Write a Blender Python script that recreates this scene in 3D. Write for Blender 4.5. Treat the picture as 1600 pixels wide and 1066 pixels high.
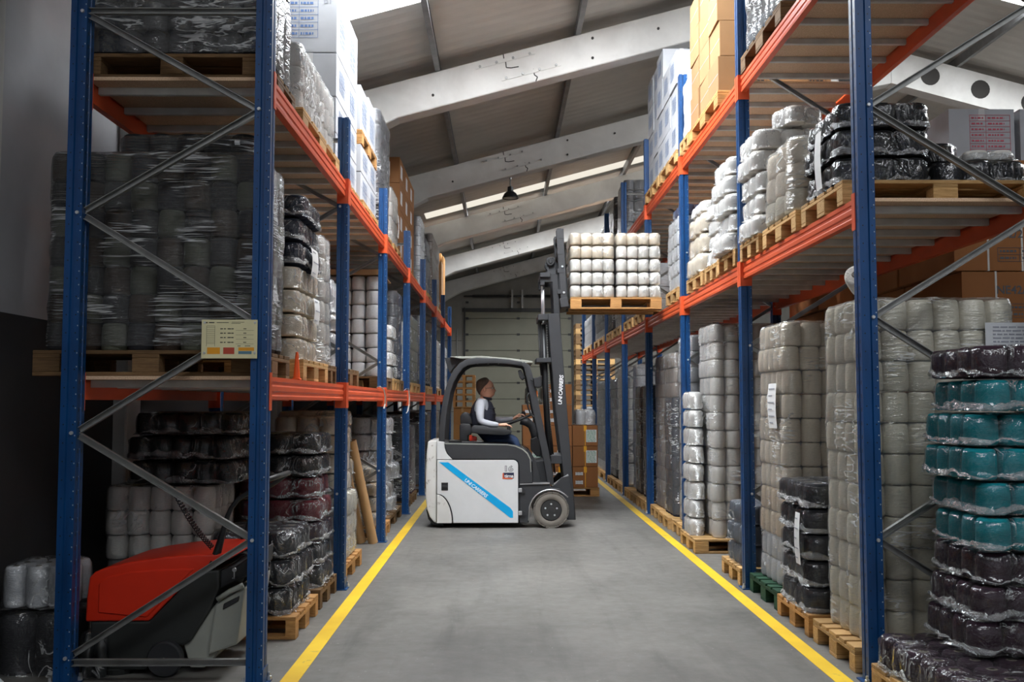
import bpy, bmesh, math, random
from mathutils import Vector, Matrix, noise as mnoise

PI = math.pi
RND = random.Random(11)
scene = bpy.context.scene
for _o in list(bpy.data.objects):
    bpy.data.objects.remove(_o, do_unlink=True)
COL = scene.collection

# ------------------------------------------------------------------ camera, world, light, exposure
cam_data = bpy.data.cameras.new('camera')
cam_data.lens = 34.99
cam_data.sensor_width = 36.0
cam_data.clip_start = 0.05
cam_data.clip_end = 200
cam = bpy.data.objects.new('camera', cam_data)
COL.objects.link(cam)
cam.location = (0, 0, 1.52)
cam.rotation_euler = (math.radians(90 + 3.533), 0, math.radians(-0.516))
scene.camera = cam

world = bpy.data.worlds.new('world')
scene.world = world
world.use_nodes = True
world.node_tree.nodes['Background'].inputs[0].default_value = (0.75, 0.83, 1.0, 1)
world.node_tree.nodes['Background'].inputs[1].default_value = 1.0

SKY_NEAR, SKY_MID, SKY_FAR, SKY_BACK = 15.0, 0.6, 12.5, 5.6   # radiance of roof lights and cream mid strip; back one is unseen fill
VS = scene.view_settings
scene.display_settings.display_device = 'sRGB'
VS.view_transform = 'Standard'
VS.look = 'None'
VS.exposure = 0.6
VS.gamma = 1.0
VS.use_curve_mapping = False
cy = scene.cycles
cy.max_bounces = 7
cy.diffuse_bounces = 4
cy.glossy_bounces = 3
cy.transmission_bounces = 4
cy.transparent_max_bounces = 14
cy.caustics_reflective = False
cy.caustics_refractive = False
cy.sample_clamp_indirect = 5.0
cy.use_denoising = True
cy.use_adaptive_sampling = True
cy.adaptive_threshold = 0.02

# ------------------------------------------------------------------ materials
def s2l(c):
    return tuple((v / 12.92 if v <= 0.04045 else ((v + 0.055) / 1.055) ** 2.4) for v in c)

def rgb(r, g, b):
    return s2l((r / 255, g / 255, b / 255)) + (1,)

class NT:
    def __init__(self, name):
        self.m = bpy.data.materials.new(name)
        self.m.use_nodes = True
        self.t = self.m.node_tree
        self.t.nodes.clear()
        self.out = self.n('ShaderNodeOutputMaterial')
    def n(self, typ, **kw):
        nd = self.t.nodes.new(typ)
        for k, v in kw.items():
            if k == 'i':
                for kk, vv in v.items():
                    nd.inputs[kk].default_value = vv
            else:
                setattr(nd, k, v)
        return nd
    def l(self, a, b):
        self.t.links.new(a, b)
    def math(self, op, a, b=None, clamp=False):
        nd = self.n('ShaderNodeMath', operation=op, use_clamp=clamp)
        for i, v in enumerate((a, b)):
            if v is None:
                continue
            if isinstance(v, (int, float)):
                nd.inputs[i].default_value = v
            else:
                self.l(v, nd.inputs[i])
        return nd.outputs[0]
    def coord(self, scale=(1, 1, 1), kind='Object'):
        tc = self.n('ShaderNodeTexCoord')
        mp = self.n('ShaderNodeMapping', i={'Scale': scale})
        self.l(tc.outputs[kind], mp.inputs['Vector'])
        return mp.outputs[0]
    def noise(self, vec, scale, detail=3, rough=.55, dist=0.0):
        nd = self.n('ShaderNodeTexNoise', i={'Scale': scale, 'Detail': detail, 'Roughness': rough, 'Distortion': dist})
        self.l(vec, nd.inputs['Vector'])
        return nd.outputs['Fac']
    def ramp(self, fac, stops):
        nd = self.n('ShaderNodeValToRGB')
        e = nd.color_ramp.elements
        while len(e) < len(stops):
            e.new(0.5)
        for el, (p, c) in zip(e, stops):
            el.position = p
            el.color = c if len(c) == 4 else tuple(c) + (1,)
        self.l(fac, nd.inputs[0])
        return nd.outputs[0]
    def mixc(self, fac, a, b, mode='MIX'):
        nd = self.n('ShaderNodeMix', data_type='RGBA', blend_type=mode)
        if isinstance(fac, (int, float)):
            nd.inputs[0].default_value = fac
        else:
            self.l(fac, nd.inputs[0])
        for s, v in ((6, a), (7, b)):
            if isinstance(v, tuple):
                nd.inputs[s].default_value = v
            else:
                self.l(v, nd.inputs[s])
        return nd.outputs[2]
    def bump(self, h, strength=.3, dist=.01):
        nd = self.n('ShaderNodeBump', i={'Strength': strength, 'Distance': dist})
        self.l(h, nd.inputs['Height'])
        return nd.outputs[0]
    def principled(self, color, rough=.5, metal=0.0, normal=None, spec=.5):
        p = self.n('ShaderNodeBsdfPrincipled')
        if isinstance(color, tuple):
            p.inputs['Base Color'].default_value = color
        else:
            self.l(color, p.inputs['Base Color'])
        if isinstance(rough, (int, float)):
            p.inputs['Roughness'].default_value = rough
        else:
            self.l(rough, p.inputs['Roughness'])
        p.inputs['Metallic'].default_value = metal
        p.inputs['Specular IOR Level'].default_value = spec
        if normal is not None:
            self.l(normal, p.inputs['Normal'])
        return p
    def done(self, shader):
        self.l(shader, self.out.inputs['Surface'])
        return self.m

def plain(name, c, rough=.5, metal=0.0, var=0.12, scale=6.0, bump=0.0, bscale=60, stretch=(1, 1, 1), spec=.5, rand=0.0):
    """A painted or moulded surface: one colour with slight mottling and fine relief."""
    t = NT(name)
    v = t.coord(stretch)
    f = t.noise(v, scale, 4)
    lo = tuple(x * (1 - var) for x in c[:3]) + (1,)
    hi = tuple(min(1, x * (1 + var)) for x in c[:3]) + (1,)
    col = t.ramp(f, [(.3, lo), (.7, hi)])
    if rand:
        oi = t.n('ShaderNodeObjectInfo')
        k = t.math('MULTIPLY_ADD', oi.outputs['Random'], 2 * rand)
        t.t.nodes[-1].inputs[2].default_value = 1 - rand
        cc = t.n('ShaderNodeCombineColor')
        for i in range(3):
            t.l(k, cc.inputs[i])
        col = t.mixc(1.0, col, cc.outputs[0], 'MULTIPLY')
    nrm = None
    if bump:
        nrm = t.bump(t.noise(v, bscale, 3), bump, .004)
    return t.done(t.principled(col, rough, metal, nrm, spec).outputs[0])

M = {}
M['steel_blue'] = None
def upright_material():
    t = NT('blue_upright_paint')
    tc = t.n('ShaderNodeTexCoord')
    sp = t.n('ShaderNodeSeparateXYZ'); t.l(tc.outputs['Object'], sp.inputs[0])
    sn = t.n('ShaderNodeSeparateXYZ'); t.l(tc.outputs['Normal'], sn.inputs[0])
    def holes(across, off, rx, rz, pitch, zoff):
        a = t.math('SUBTRACT', t.math('ABSOLUTE', across), off)
        a = t.math('ABSOLUTE', a)
        zz = t.math('PINGPONG', t.math('ADD', sp.outputs[2], zoff), pitch / 2)
        ea = t.math('LESS_THAN', a, rx)
        ez = t.math('LESS_THAN', zz, rz)
        return t.math('MULTIPLY', ea, ez)
    hs = holes(sp.outputs[0], .026, .0035, .0035, .1, 0.0)
    hs = t.math('MULTIPLY', hs, t.math('GREATER_THAN', t.math('ABSOLUTE', sn.outputs[1]), .6))
    hf = holes(sp.outputs[1], .024, .005, .011, .075, .02)
    hf = t.math('MULTIPLY', hf, t.math('GREATER_THAN', t.math('ABSOLUTE', sn.outputs[0]), .6))
    pale_dots = holes(sp.outputs[0], .0375, .0028, .0035, .075, .01)  # one column of small pale grey dots
    pale_dots = t.math('MULTIPLY', pale_dots, t.math('GREATER_THAN', t.math('ABSOLUTE', sn.outputs[1]), .6))
    pale_dots = t.math('MULTIPLY', pale_dots, t.math('GREATER_THAN', sp.outputs[0], 0))
    h = t.math('ADD', hs, hf, clamp=True)
    f = t.noise(t.coord((1, 1, .3)), 8, 4)
    col = t.ramp(f, [(.3, rgb(4, 52, 98)), (.7, rgb(8, 70, 126))])
    sc = t.noise(t.coord((6, 6, 1)), 22, 5)
    col = t.mixc(t.math('MULTIPLY', t.math('GREATER_THAN', sc, .73), .45), col, rgb(120, 130, 140))
    col = t.mixc(h, col, (.004, .005, .008, 1))
    col = t.mixc(pale_dots, col, rgb(170, 176, 182))
    return t.done(t.principled(col, .42, .0).outputs[0])
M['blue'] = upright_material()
M['orange'] = plain('orange_beam_paint', rgb(214, 86, 44), .42, var=.13, scale=5, stretch=(1, .4, 1))
M['zinc'] = plain('zinc_plated_steel', rgb(150, 150, 148), .42, .55, var=.2, scale=9)
M['bolt'] = plain('bright_bolt', rgb(205, 208, 210), .35, .6)
M['deckbar'] = plain('galvanised_bar', rgb(196, 196, 192), .5, .1, var=.15)
def chipboard():
    t = NT('chipboard')
    v = t.coord((1, 1, 1))
    a = t.noise(v, 160, 4, .7)
    b = t.noise(v, 2.5, 3)
    col = t.ramp(a, [(.35, rgb(196, 160, 128)), (.65, rgb(240, 208, 176))])
    col = t.mixc(t.math('MULTIPLY', b, .35), col, rgb(150, 120, 95))
    return t.done(t.principled(col, .8, 0, t.bump(a, .2, .002)).outputs[0])
M['chip'] = chipboard()
def wood(name, c0, c1):
    t = NT(name)
    v = t.coord((1.2, 14, 14))
    oi = t.n('ShaderNodeObjectInfo')
    add = t.n('ShaderNodeVectorMath', operation='ADD')
    t.l(v, add.inputs[0])
    t.l(oi.outputs['Location'], add.inputs[1])
    g = t.noise(add.outputs[0], 6, 6, .65, .6)
    col = t.ramp(g, [(.25, c0), (.75, c1)])
    k = t.math('MULTIPLY_ADD', oi.outputs['Random'], .5)
    t.t.nodes[-1].inputs[2].default_value = .72
    cc = t.n('ShaderNodeCombineColor')
    for i in range(3):
        t.l(k, cc.inputs[i])
    col = t.mixc(1.0, col, cc.outputs[0], 'MULTIPLY')
    return t.done(t.principled(col, .8, 0, t.bump(g, .35, .004), .25).outputs[0])
M['wood'] = wood('pallet_pine', rgb(150, 112, 66), rgb(214, 176, 122))
M['wood_dark'] = wood('weathered_pallet_pine', rgb(84, 62, 42), rgb(130, 102, 70))
M['wood_orange'] = wood('new_pallet_pine', rgb(150, 106, 62), rgb(202, 154, 98))
M['wood_green'] = wood('green_painted_pallet', rgb(24, 48, 36), rgb(46, 82, 60))

def yarn(name, c, rand=.06):
    t = NT(name)
    v = t.coord((3, 3, 46))
    f = t.noise(v, 1.2, 4, .6, .3)
    lo = tuple(x * .86 for x in c[:3]) + (1,)
    hi = tuple(min(1, x * 1.08) for x in c[:3]) + (1,)
    col = t.ramp(f, [(.3, lo), (.7, hi)])
    oi = t.n('ShaderNodeObjectInfo')
    k = t.math('MULTIPLY_ADD', oi.outputs['Random'], 2 * rand)
    t.t.nodes[-1].inputs[2].default_value = 1 - rand
    cc = t.n('ShaderNodeCombineColor')
    for i in range(3):
        t.l(k, cc.inputs[i])
    col = t.mixc(1.0, col, cc.outputs[0], 'MULTIPLY')
    return t.done(t.principled(col, .85, 0, t.bump(f, .5, .03), .2).outputs[0])
Y = {}
for nm, c in dict(white=(236, 231, 223), cream=(236, 222, 200), beige=(216, 194, 164), ecru=(222, 214, 192), black=(26, 26, 29),
                  charcoal=(52, 52, 56), navy=(38, 42, 56), teal=(18, 136, 146), plum=(58, 40, 52), maroon=(112, 44, 52), grey=(128, 128, 132),
                  steel=(92, 98, 108), brown=(70, 58, 50), silver=(204, 205, 208), taupe=(140, 126, 116), blue=(70, 82, 118), olive=(104, 106, 92)).items():
    Y[nm] = yarn('yarn_' + nm, rgb(*c))

def film(name, haze=.06, streak=(2, 2, 26), scale=2.2, strength=.8, spec=.55, wrinkle=.35, thresh=.56, tint=(.96, .97, .98, 1), rough=.1, base=.06, relief=.02, dist=1.2):
    """Clear polyethylene: lets the goods show through, glossy on its creases, milky where it is bunched."""
    t = NT(name)
    v = t.coord(streak)
    oi = t.n('ShaderNodeObjectInfo')
    add = t.n('ShaderNodeVectorMath', operation='ADD')
    t.l(v, add.inputs[0]); t.l(oi.outputs['Location'], add.inputs[1])
    n1 = t.noise(add.outputs[0], scale, 3, .55, dist)
    n2 = t.noise(add.outputs[0], scale * 2.7, 3, .6, dist * .6)
    def ridge(n):
        q = t.math('SUBTRACT', n, .5)
        return t.math('SUBTRACT', 1.0, t.math('MULTIPLY', t.math('ABSOLUTE', q), 4.0), True)
    r1, r2 = ridge(n1), ridge(n2)
    patch = t.ramp(t.noise(t.coord((1, 1, 1)), 3.2, 2, .5), [(.42, (0, 0, 0)), (.6, (1, 1, 1))])
    h = t.math('ADD', t.math('MULTIPLY', t.math('MULTIPLY', r1, patch), .6), t.math('MULTIPLY', n2, .5))
    h2 = t.math('MULTIPLY', t.math('POWER', r1, 4.0), patch)
    nrm = t.bump(h, strength, relief)
    lw = t.n('ShaderNodeLayerWeight', i={'Blend': .28}); t.l(nrm, lw.inputs['Normal'])
    f1 = t.math('MULTIPLY_ADD', lw.outputs['Fresnel'], spec); t.t.nodes[-1].inputs[2].default_value = base
    gl = t.n('ShaderNodeBsdfGlossy', i={'Color': (1, 1, 1, 1), 'Roughness': rough}); t.l(nrm, gl.inputs['Normal'])
    tr = t.n('ShaderNodeBsdfTransparent', i={'Color': tint})
    m1 = t.n('ShaderNodeMixShader'); t.l(t.math('MINIMUM', f1, .9), m1.inputs[0]); t.l(tr.outputs[0], m1.inputs[1]); t.l(gl.outputs[0], m1.inputs[2])
    df = t.n('ShaderNodeBsdfDiffuse', i={'Color': (.86, .87, .88, 1)}); t.l(nrm, df.inputs['Normal'])
    w = t.ramp(h2, [(thresh, (0, 0, 0)), (min(1.0, thresh + .4), (1, 1, 1))])
    w = t.math('MULTIPLY_ADD', w, wrinkle); t.t.nodes[-1].inputs[2].default_value = haze
    m2 = t.n('ShaderNodeMixShader'); t.l(w, m2.inputs[0]); t.l(m1.outputs[0], m2.inputs[1]); t.l(df.outputs[0], m2.inputs[2])
    return t.done(m2.outputs[0])
M['stretch'] = film('stretch_film', haze=.065, streak=(2, 2, 14), scale=1.5, strength=.6, relief=.03, wrinkle=.4, thresh=.5, base=.05, dist=.35)
M['stretch_heavy'] = film('thick_stretch_film', haze=.07, streak=(2.6, 2.6, 10), scale=1.6, strength=.9, relief=.035, wrinkle=.5, thresh=.4, base=.08, dist=.5)
M['stretch_dark'] = film('tight_stretch_film', haze=.035, streak=(.8, .8, 22), scale=1.6, strength=.9, relief=.06, wrinkle=.55, thresh=.42, spec=.8, rough=.16, base=.06, dist=.25)  # white streaks: overlapping film edges, and highlights put into the colour
M['bag'] = film('bag_film', haze=.02, streak=(5, 5, 3.5), scale=1.5, strength=.7, relief=.03, wrinkle=.4, thresh=.5, rough=.09, base=.05)
M['bag_milky'] = film('milky_bag_film', haze=.18, streak=(5, 5, 4), scale=1.6, strength=.8, relief=.03, wrinkle=.45, thresh=.4, rough=.14)
M['bag_dark'] = film('bag_film_on_dark_goods', haze=.006, streak=(5, 5, 2.5), scale=1.5, strength=.8, relief=.035, wrinkle=.3, thresh=.55, rough=.1, spec=.55, base=.045)

M['bag_seam'] = film('gathered_bag_seam', haze=.10, streak=(14, 14, 14), scale=2.0, strength=1.0, relief=.02, wrinkle=.5, thresh=.35, rough=.12)

def cardboard(name, c, rand=.08):
    return plain(name, c, .78, var=.07, scale=3, bump=.08, bscale=90, spec=.2, rand=rand)
M['card'] = cardboard('brown_cardboard', rgb(176, 128, 78))
M['card_dark'] = cardboard('dark_brown_cardboard', rgb(128, 88, 56))
M['card_red'] = cardboard('red_brown_cardboard', rgb(150, 100, 62))
M['card_pale'] = cardboard('pale_cardboard', rgb(148, 114, 80))
M['card_white'] = cardboard('white_cardboard', rgb(176, 178, 183), .03)
M['card_grey'] = cardboard('grey_white_cardboard', rgb(196, 198, 202), .03)
M['tape'] = plain('packing_tape', rgb(196, 160, 112), .25, var=.05)
M['tape_clear'] = plain('clear_packing_tape', rgb(206, 206, 206), .22, var=.04)
M['strap'] = plain('white_strapping', rgb(206, 204, 200), .4)
M['strap_yellow'] = plain('yellow_strapping', rgb(232, 168, 40), .4)
M['paper'] = plain('white_paper', rgb(224, 224, 224), .7, var=.04)
M['ink_blue'] = plain('blue_print', rgb(84, 112, 160), .7, var=.1)
M['ink_grey'] = plain('grey_print', rgb(146, 148, 158), .7, var=.1)
M['ink_pale'] = plain('pale_blue_print', rgb(132, 146, 172), .7, var=.1)
M['ink_dark'] = plain('dark_grey_print', rgb(84, 86, 92), .7, var=.1)
M['ink_red'] = plain('red_print', rgb(196, 96, 110), .7, var=.1)
M['ink_black'] = plain('black_print', rgb(34, 34, 36), .7, var=.1)
M['ink_green'] = plain('green_print', rgb(20, 140, 96), .7, var=.1)
M['tube_core'] = plain('paper_core', rgb(120, 112, 100), .8)

def stained(name, c, c2, rough=.7, scale=1.1, bump=.15, lines=None):
    t = NT(name)
    v = t.coord((1, 1, 1))
    a = t.noise(v, scale, 5, .6, .3)
    b = t.noise(v, scale * 14, 4, .6)
    col = t.ramp(a, [(.32, c2), (.68, c)])
    col = t.mixc(t.math('MULTIPLY', b, .25), col, tuple(x * .8 for x in c[:3]) + (1,))
    return t.done(t.principled(col, rough, 0, t.bump(b, bump, .004), .3).outputs[0])
def floor_material():
    t = NT('polished_concrete')
    v = t.coord((1, 1, 1))
    a = t.noise(v, .9, 7, .66, .5)
    b = t.noise(v, 9, 5, .65)
    c = t.noise(t.coord((3.5, .35, 1)), 1.4, 4, .6, .5)
    col = t.ramp(a, [(.3, rgb(98, 96, 93)), (.7, rgb(136, 133, 128))])
    col = t.mixc(t.math('MULTIPLY', b, .5), col, rgb(86, 84, 81))
    st = t.ramp(c, [(.52, (0, 0, 0)), (.72, (1, 1, 1))])
    col = t.mixc(t.math('MULTIPLY', st, .45), col, rgb(70, 68, 66))
    sp = t.noise(v, 38, 2, .5)
    sp = t.math('MULTIPLY', t.math('GREATER_THAN', sp, .735), .4)
    col = t.mixc(sp, col, rgb(205, 202, 196))
    rg = t.math('MULTIPLY_ADD', b, .25); t.t.nodes[-1].inputs[2].default_value = .36
    return t.done(t.principled(col, rg, 0, t.bump(b, .06, .004), .4).outputs[0])
M['floor'] = floor_material()
def line_paint():
    t = NT('worn_yellow_paint')
    v = t.coord((1, 1, 1))
    b = t.noise(v, 11, 6, .7, .4)
    a = t.noise(v, 1.3, 3)
    col = t.ramp(a, [(.3, rgb(212, 168, 20)), (.7, rgb(240, 200, 32))])
    wear = t.ramp(t.math('ADD', t.math('MULTIPLY', b, .8), t.math('MULTIPLY', a, .25)), [(.62, (0, 0, 0)), (.72, (1, 1, 1))])
    col = t.mixc(t.math('MULTIPLY', wear, .7), col, rgb(126, 118, 96))
    return t.done(t.principled(col, .6).outputs[0])
M['line'] = line_paint()
M['joint'] = plain('joint_sealant', rgb(58, 57, 55), .8)
M['wall_paint'] = stained('grey_wall_paint', rgb(196, 196, 200), rgb(172, 172, 177), .75, .8)
M['dado'] = stained('dark_grey_dado_paint', rgb(64, 64, 66), rgb(54, 54, 56), .6, 1.0)
M['back_wall'] = stained('precast_wall', rgb(150, 147, 140), rgb(126, 123, 118), .8, .9)
M['concrete'] = stained('painted_concrete', rgb(216, 215, 212), rgb(192, 190, 187), .75, 1.6, .25)
M['crack'] = plain('dark_crack_grey', rgb(52, 50, 48), .9)  # one dark grey for cracks, joints, anchors and round openings
def roof_material():
    t = NT('roof_sheet')
    v = t.coord((1, 1, 1))
    a = t.noise(v, .7, 5, .6, .4)
    sp = t.n('ShaderNodeSeparateXYZ'); t.l(v, sp.inputs[0])
    w = t.math('PINGPONG', sp.outputs[1], .125)
    w = t.math('MULTIPLY', w, 8, True)
    col = t.ramp(a, [(.3, rgb(164, 161, 155)), (.7, rgb(190, 187, 180))])
    return t.done(t.principled(col, .6, 0, t.bump(w, .35, .02), .3).outputs[0])
M['roof'] = roof_material()
M['purlin'] = plain('galvanised_purlin', rgb(120, 121, 122), .5, .5, var=.2)
M['door'] = plain('sectional_door_panel', rgb(134, 132, 116), .55, var=.06, scale=2)
M['track'] = plain('dark_door_track', rgb(52, 52, 52), .5, .3)
def skylight(name, strength, c=(.93, .97, 1.0, 1)):
    t = NT(name)
    e = t.n('ShaderNodeEmission', i={'Color': c, 'Strength': strength})
    return t.done(e.outputs[0])

M['white_paint'] = stained('white_truck_paint', rgb(214, 215, 216), rgb(200, 200, 200), .38, 1.5, .02)
M['worn_white'] = None
def worn_white():
    t = NT('scuffed_white_paint')
    v = t.coord((1, 1, 1))
    b = t.noise(v, 9, 6, .7, .5)
    col = t.ramp(t.noise(v, 2, 3), [(.3, rgb(200, 198, 194)), (.7, rgb(214, 213, 210))])
    w = t.ramp(b, [(.6, (0, 0, 0)), (.68, (1, 1, 1))])
    col = t.mixc(t.math('MULTIPLY', w, .7), col, rgb(104, 88, 72))
    return t.done(t.principled(col, .45).outputs[0])
M['worn_white'] = worn_white()
M['truck_dark'] = plain('anthracite_truck_paint', rgb(48, 49, 52), .5, var=.1, scale=5)
M['truck_grey'] = plain('dark_grey_plastic', rgb(38, 39, 42), .55, var=.1)
M['black_plastic'] = plain('black_plastic', rgb(24, 24, 26), .5)
M['black_steel'] = plain('black_steel', rgb(40, 41, 43), .42, .2)
M['seat'] = plain('black_vinyl', rgb(32, 32, 35), .5, bump=.1)
M['tyre'] = plain('dusty_rubber', rgb(118, 112, 104), .9, var=.15, bump=.2, bscale=40)
M['rim'] = plain('dark_rim', rgb(42, 42, 42), .5)
M['cyan'] = plain('cyan_decal', rgb(0, 160, 218), .4, var=.03)
M['decal_white'] = plain('white_decal', rgb(232, 234, 236), .5, var=.02)
M['decal_dark'] = plain('dark_decal', rgb(28, 34, 62), .5, var=.02)
M['decal_orange'] = plain('orange_decal', rgb(214, 92, 50), .5, var=.02)
M['chrome'] = plain('bright_steel', rgb(200, 200, 202), .3, .8)
M['amber'] = plain('amber_lens', rgb(214, 110, 30), .25)
M['mirror'] = plain('mirror_glass', rgb(190, 190, 190), .05, 1.0)
M['skin'] = plain('skin', rgb(224, 168, 142), .55, var=.06)
M['hair'] = plain('grey_brown_hair', rgb(88, 72, 62), .7, var=.2, scale=40)
M['sleeve'] = plain('grey_jersey', rgb(168, 170, 178), .9, var=.06, bump=.15)
M['vest'] = plain('dark_navy_vest', rgb(30, 32, 46), .75, var=.12)
M['jeans'] = plain('dark_blue_denim', rgb(40, 58, 90), .85, var=.12, scale=30)
M['shoe'] = plain('dark_shoe', rgb(38, 34, 32), .7)
M['red_plastic'] = plain('red_sweeper_plastic', rgb(206, 46, 22), .38, var=.06)
M['bin_grey'] = plain('grey_sweeper_bin', rgb(146, 148, 140), .55, var=.08)
M['sweeper_black'] = plain('black_sweeper_plastic', rgb(36, 38, 37), .55, var=.12)
M['sign'] = plain('cream_sign_plate', rgb(216, 208, 166), .5, var=.04)
M['sign_yellow'] = plain('sign_amber', rgb(222, 152, 30), .5, var=.03)
M['sign_red'] = plain('sign_brick_red', rgb(178, 70, 48), .5, var=.03)
M['sign_blue'] = plain('sign_grey_blue', rgb(86, 122, 138), .5, var=.03)
M['cone_orange'] = plain('traffic_cone_orange', rgb(232, 92, 30), .5, var=.04)
M['tube_card'] = plain('kraft_tube', rgb(182, 144, 100), .75, var=.08)
M['cover_grey'] = plain('pale_grey_moulding', rgb(168, 178, 182), .45, var=.04)
M['lamp_black'] = plain('black_lamp_shade', rgb(26, 26, 28), .4)
M['lamp_lens'] = plain('unlit_lamp_lens', rgb(180, 178, 170), .3)
M['sheet_blue'] = film('pale_blue_sheet', haze=.62, streak=(3, 3, 2), scale=1.4, strength=.8, wrinkle=.3, tint=(.8, .88, .97, 1))

# ------------------------------------------------------------------ mesh helpers
class MB:
    """Collects boxes, prisms, tubes and lathes into one mesh."""
    def __init__(self):
        self.v, self.f, self.mi, self.cur = [], [], [], 0
    def mat(self, i):
        self.cur = i
        return self
    def add(self, vs, fs):
        b = len(self.v)
        self.v += [tuple(p) for p in vs]
        for f in fs:
            self.f.append(tuple(b + i for i in f))
            self.mi.append(self.cur)
        return self
    def box(self, x0, x1, y0, y1, z0, z1):
        vs = [(x, y, z) for z in (z0, z1) for y in (y0, y1) for x in (x0, x1)]
        return self.add(vs, [(0, 2, 3, 1), (4, 5, 7, 6), (0, 1, 5, 4), (1, 3, 7, 5), (3, 2, 6, 7), (2, 0, 4, 6)])
    def prism(self, poly, a, b, axis='y'):
        """An outline in the plane across an axis, carried along it from a to b."""
        def P(p, q):
            return {'y': (p[0], q, p[1]), 'x': (q, p[0], p[1]), 'z': (p[0], p[1], q)}[axis]
        n = len(poly)
        area = sum(poly[i][0] * poly[(i + 1) % n][1] - poly[(i + 1) % n][0] * poly[i][1] for i in range(n))
        if area < 0:
            poly = poly[::-1]
        flip = axis == 'y'
        vs = [P(p, a) for p in poly] + [P(p, b) for p in poly]
        fs = [(i, (i + 1) % n, n + (i + 1) % n, n + i) for i in range(n)] + [tuple(range(n))[::-1], tuple(range(n, 2 * n))]
        if flip:
            fs = [f[::-1] for f in fs]
        return self.add(vs, fs)
    def tube(self, path, r, n=8, closed=False, caps=True, flat=None):
        path = [Vector(p) for p in path]
        m = len(path)
        rs = r if isinstance(r, (list, tuple)) else [r] * m
        vs, fs = [], []
        up = None
        for i, p in enumerate(path):
            if closed:
                d = path[(i + 1) % m] - path[i - 1]
            else:
                d = path[min(i + 1, m - 1)] - path[max(i - 1, 0)]
            d.normalize()
            if up is None:
                up = Vector((0, 0, 1)) if abs(d.z) < .9 else Vector((0, 1, 0))
            s = d.cross(up)
            if s.length < 1e-4:
                s = d.cross(Vector((1, 0, 0)))
            s.normalize()
            up = s.cross(d).normalized()
            for k in range(n):
                a = 2 * PI * (k + .5) / n
                vs.append(p + (s * math.cos(a) + up * math.sin(a) * (flat or 1)) * rs[i])
        last = m if closed else m - 1
        for i in range(last):
            j = (i + 1) % m
            for k in range(n):
                k2 = (k + 1) % n
                fs.append((i * n + k, j * n + k, j * n + k2, i * n + k2))
        if caps and not closed:
            fs.append(tuple(range(n)))
            fs.append(tuple((m - 1) * n + k for k in range(n))[::-1])
        return self.add(vs, fs)
    def lathe(self, prof, n=16, centre=(0, 0, 0), axis='z'):
        """prof: (radius, height) pairs from one end to the other."""
        c = Vector(centre)
        vs, fs = [], []
        for r, h in prof:
            for k in range(n):
                a = 2 * PI * k / n
                x, y = r * math.cos(a), r * math.sin(a)
                vs.append(c + Vector({'z': (x, y, h), 'y': (x, h, -y), 'x': (h, x, y)}[axis]))
        m = len(prof)
        for i in range(m - 1):
            for k in range(n):
                k2 = (k + 1) % n
                fs.append((i * n + k, i * n + k2, (i + 1) * n + k2, (i + 1) * n + k))
        fs.append(tuple(range(n))[::-1])
        fs.append(tuple((m - 1) * n + k for k in range(n)))
        return self.add(vs, fs)
    def ball(self, c, rx, ry=None, rz=None, n=10, m=7):
        ry = ry or rx; rz = rz or rx
        vs = [(c[0], c[1], c[2] - rz)]
        for i in range(1, m):
            t = PI * i / m
            for k in range(n):
                a = 2 * PI * k / n
                vs.append((c[0] + rx * math.sin(t) * math.cos(a), c[1] + ry * math.sin(t) * math.sin(a), c[2] - rz * math.cos(t)))
        vs.append((c[0], c[1], c[2] + rz))
        fs = []
        for k in range(n):
            k2 = (k + 1) % n
            fs.append((0, 1 + k2, 1 + k))
            for i in range(m - 2):
                fs.append((1 + i * n + k, 1 + i * n + k2, 1 + (i + 1) * n + k2, 1 + (i + 1) * n + k))
            fs.append((len(vs) - 1, 1 + (m - 2) * n + k, 1 + (m - 2) * n + k2))
        return self.add(vs, fs)
    def bar(self, p0, p1, w, t, side):
        """A flat or square bar from p0 to p1; side is the direction of its width w."""
        p0, p1, s = Vector(p0), Vector(p1), Vector(side).normalized()
        d = (p1 - p0).normalized()
        s = (s - d * s.dot(d)).normalized()
        q = d.cross(s)
        vs = []
        for p in (p0, p1):
            for a, b in ((-1, -1), (1, -1), (1, 1), (-1, 1)):
                vs.append(p + s * a * w / 2 + q * b * t / 2)
        return self.add(vs, [(0, 1, 2, 3), (7, 6, 5, 4), (0, 4, 5, 1), (1, 5, 6, 2), (2, 6, 7, 3), (3, 7, 4, 0)])
    def mesh(self, name, mats, smooth=False, bevel=0.0, segs=1):
        me = bpy.data.meshes.new(name)
        me.from_pydata(self.v, [], self.f)
        for mm in (mats if isinstance(mats, (list, tuple)) else [mats]):
            me.materials.append(mm)
        if any(self.mi):
            me.polygons.foreach_set('material_index', self.mi)
        if bevel:
            bm = bmesh.new()
            bm.from_mesh(me)
            ed = [e for e in bm.edges if len(e.link_faces) == 2 and e.calc_face_angle(0) > .6]
            bmesh.ops.bevel(bm, geom=ed, offset=bevel, segments=segs, affect='EDGES', profile=.6, clamp_overlap=True)
            bm.to_mesh(me)
            bm.free()
        if smooth is True:
            me.polygons.foreach_set('use_smooth', [True] * len(me.polygons))
        elif smooth:
            me.polygons.foreach_set('use_smooth', [True] * len(me.polygons))
            me.set_sharp_from_angle(angle=smooth)
        me.update()
        return me
    def build(self, name, mats, parent=None, loc=(0, 0, 0), smooth=False, bevel=0.0, segs=1):
        return put(name, self.mesh(name, mats, smooth, bevel, segs), parent, loc)

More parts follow.
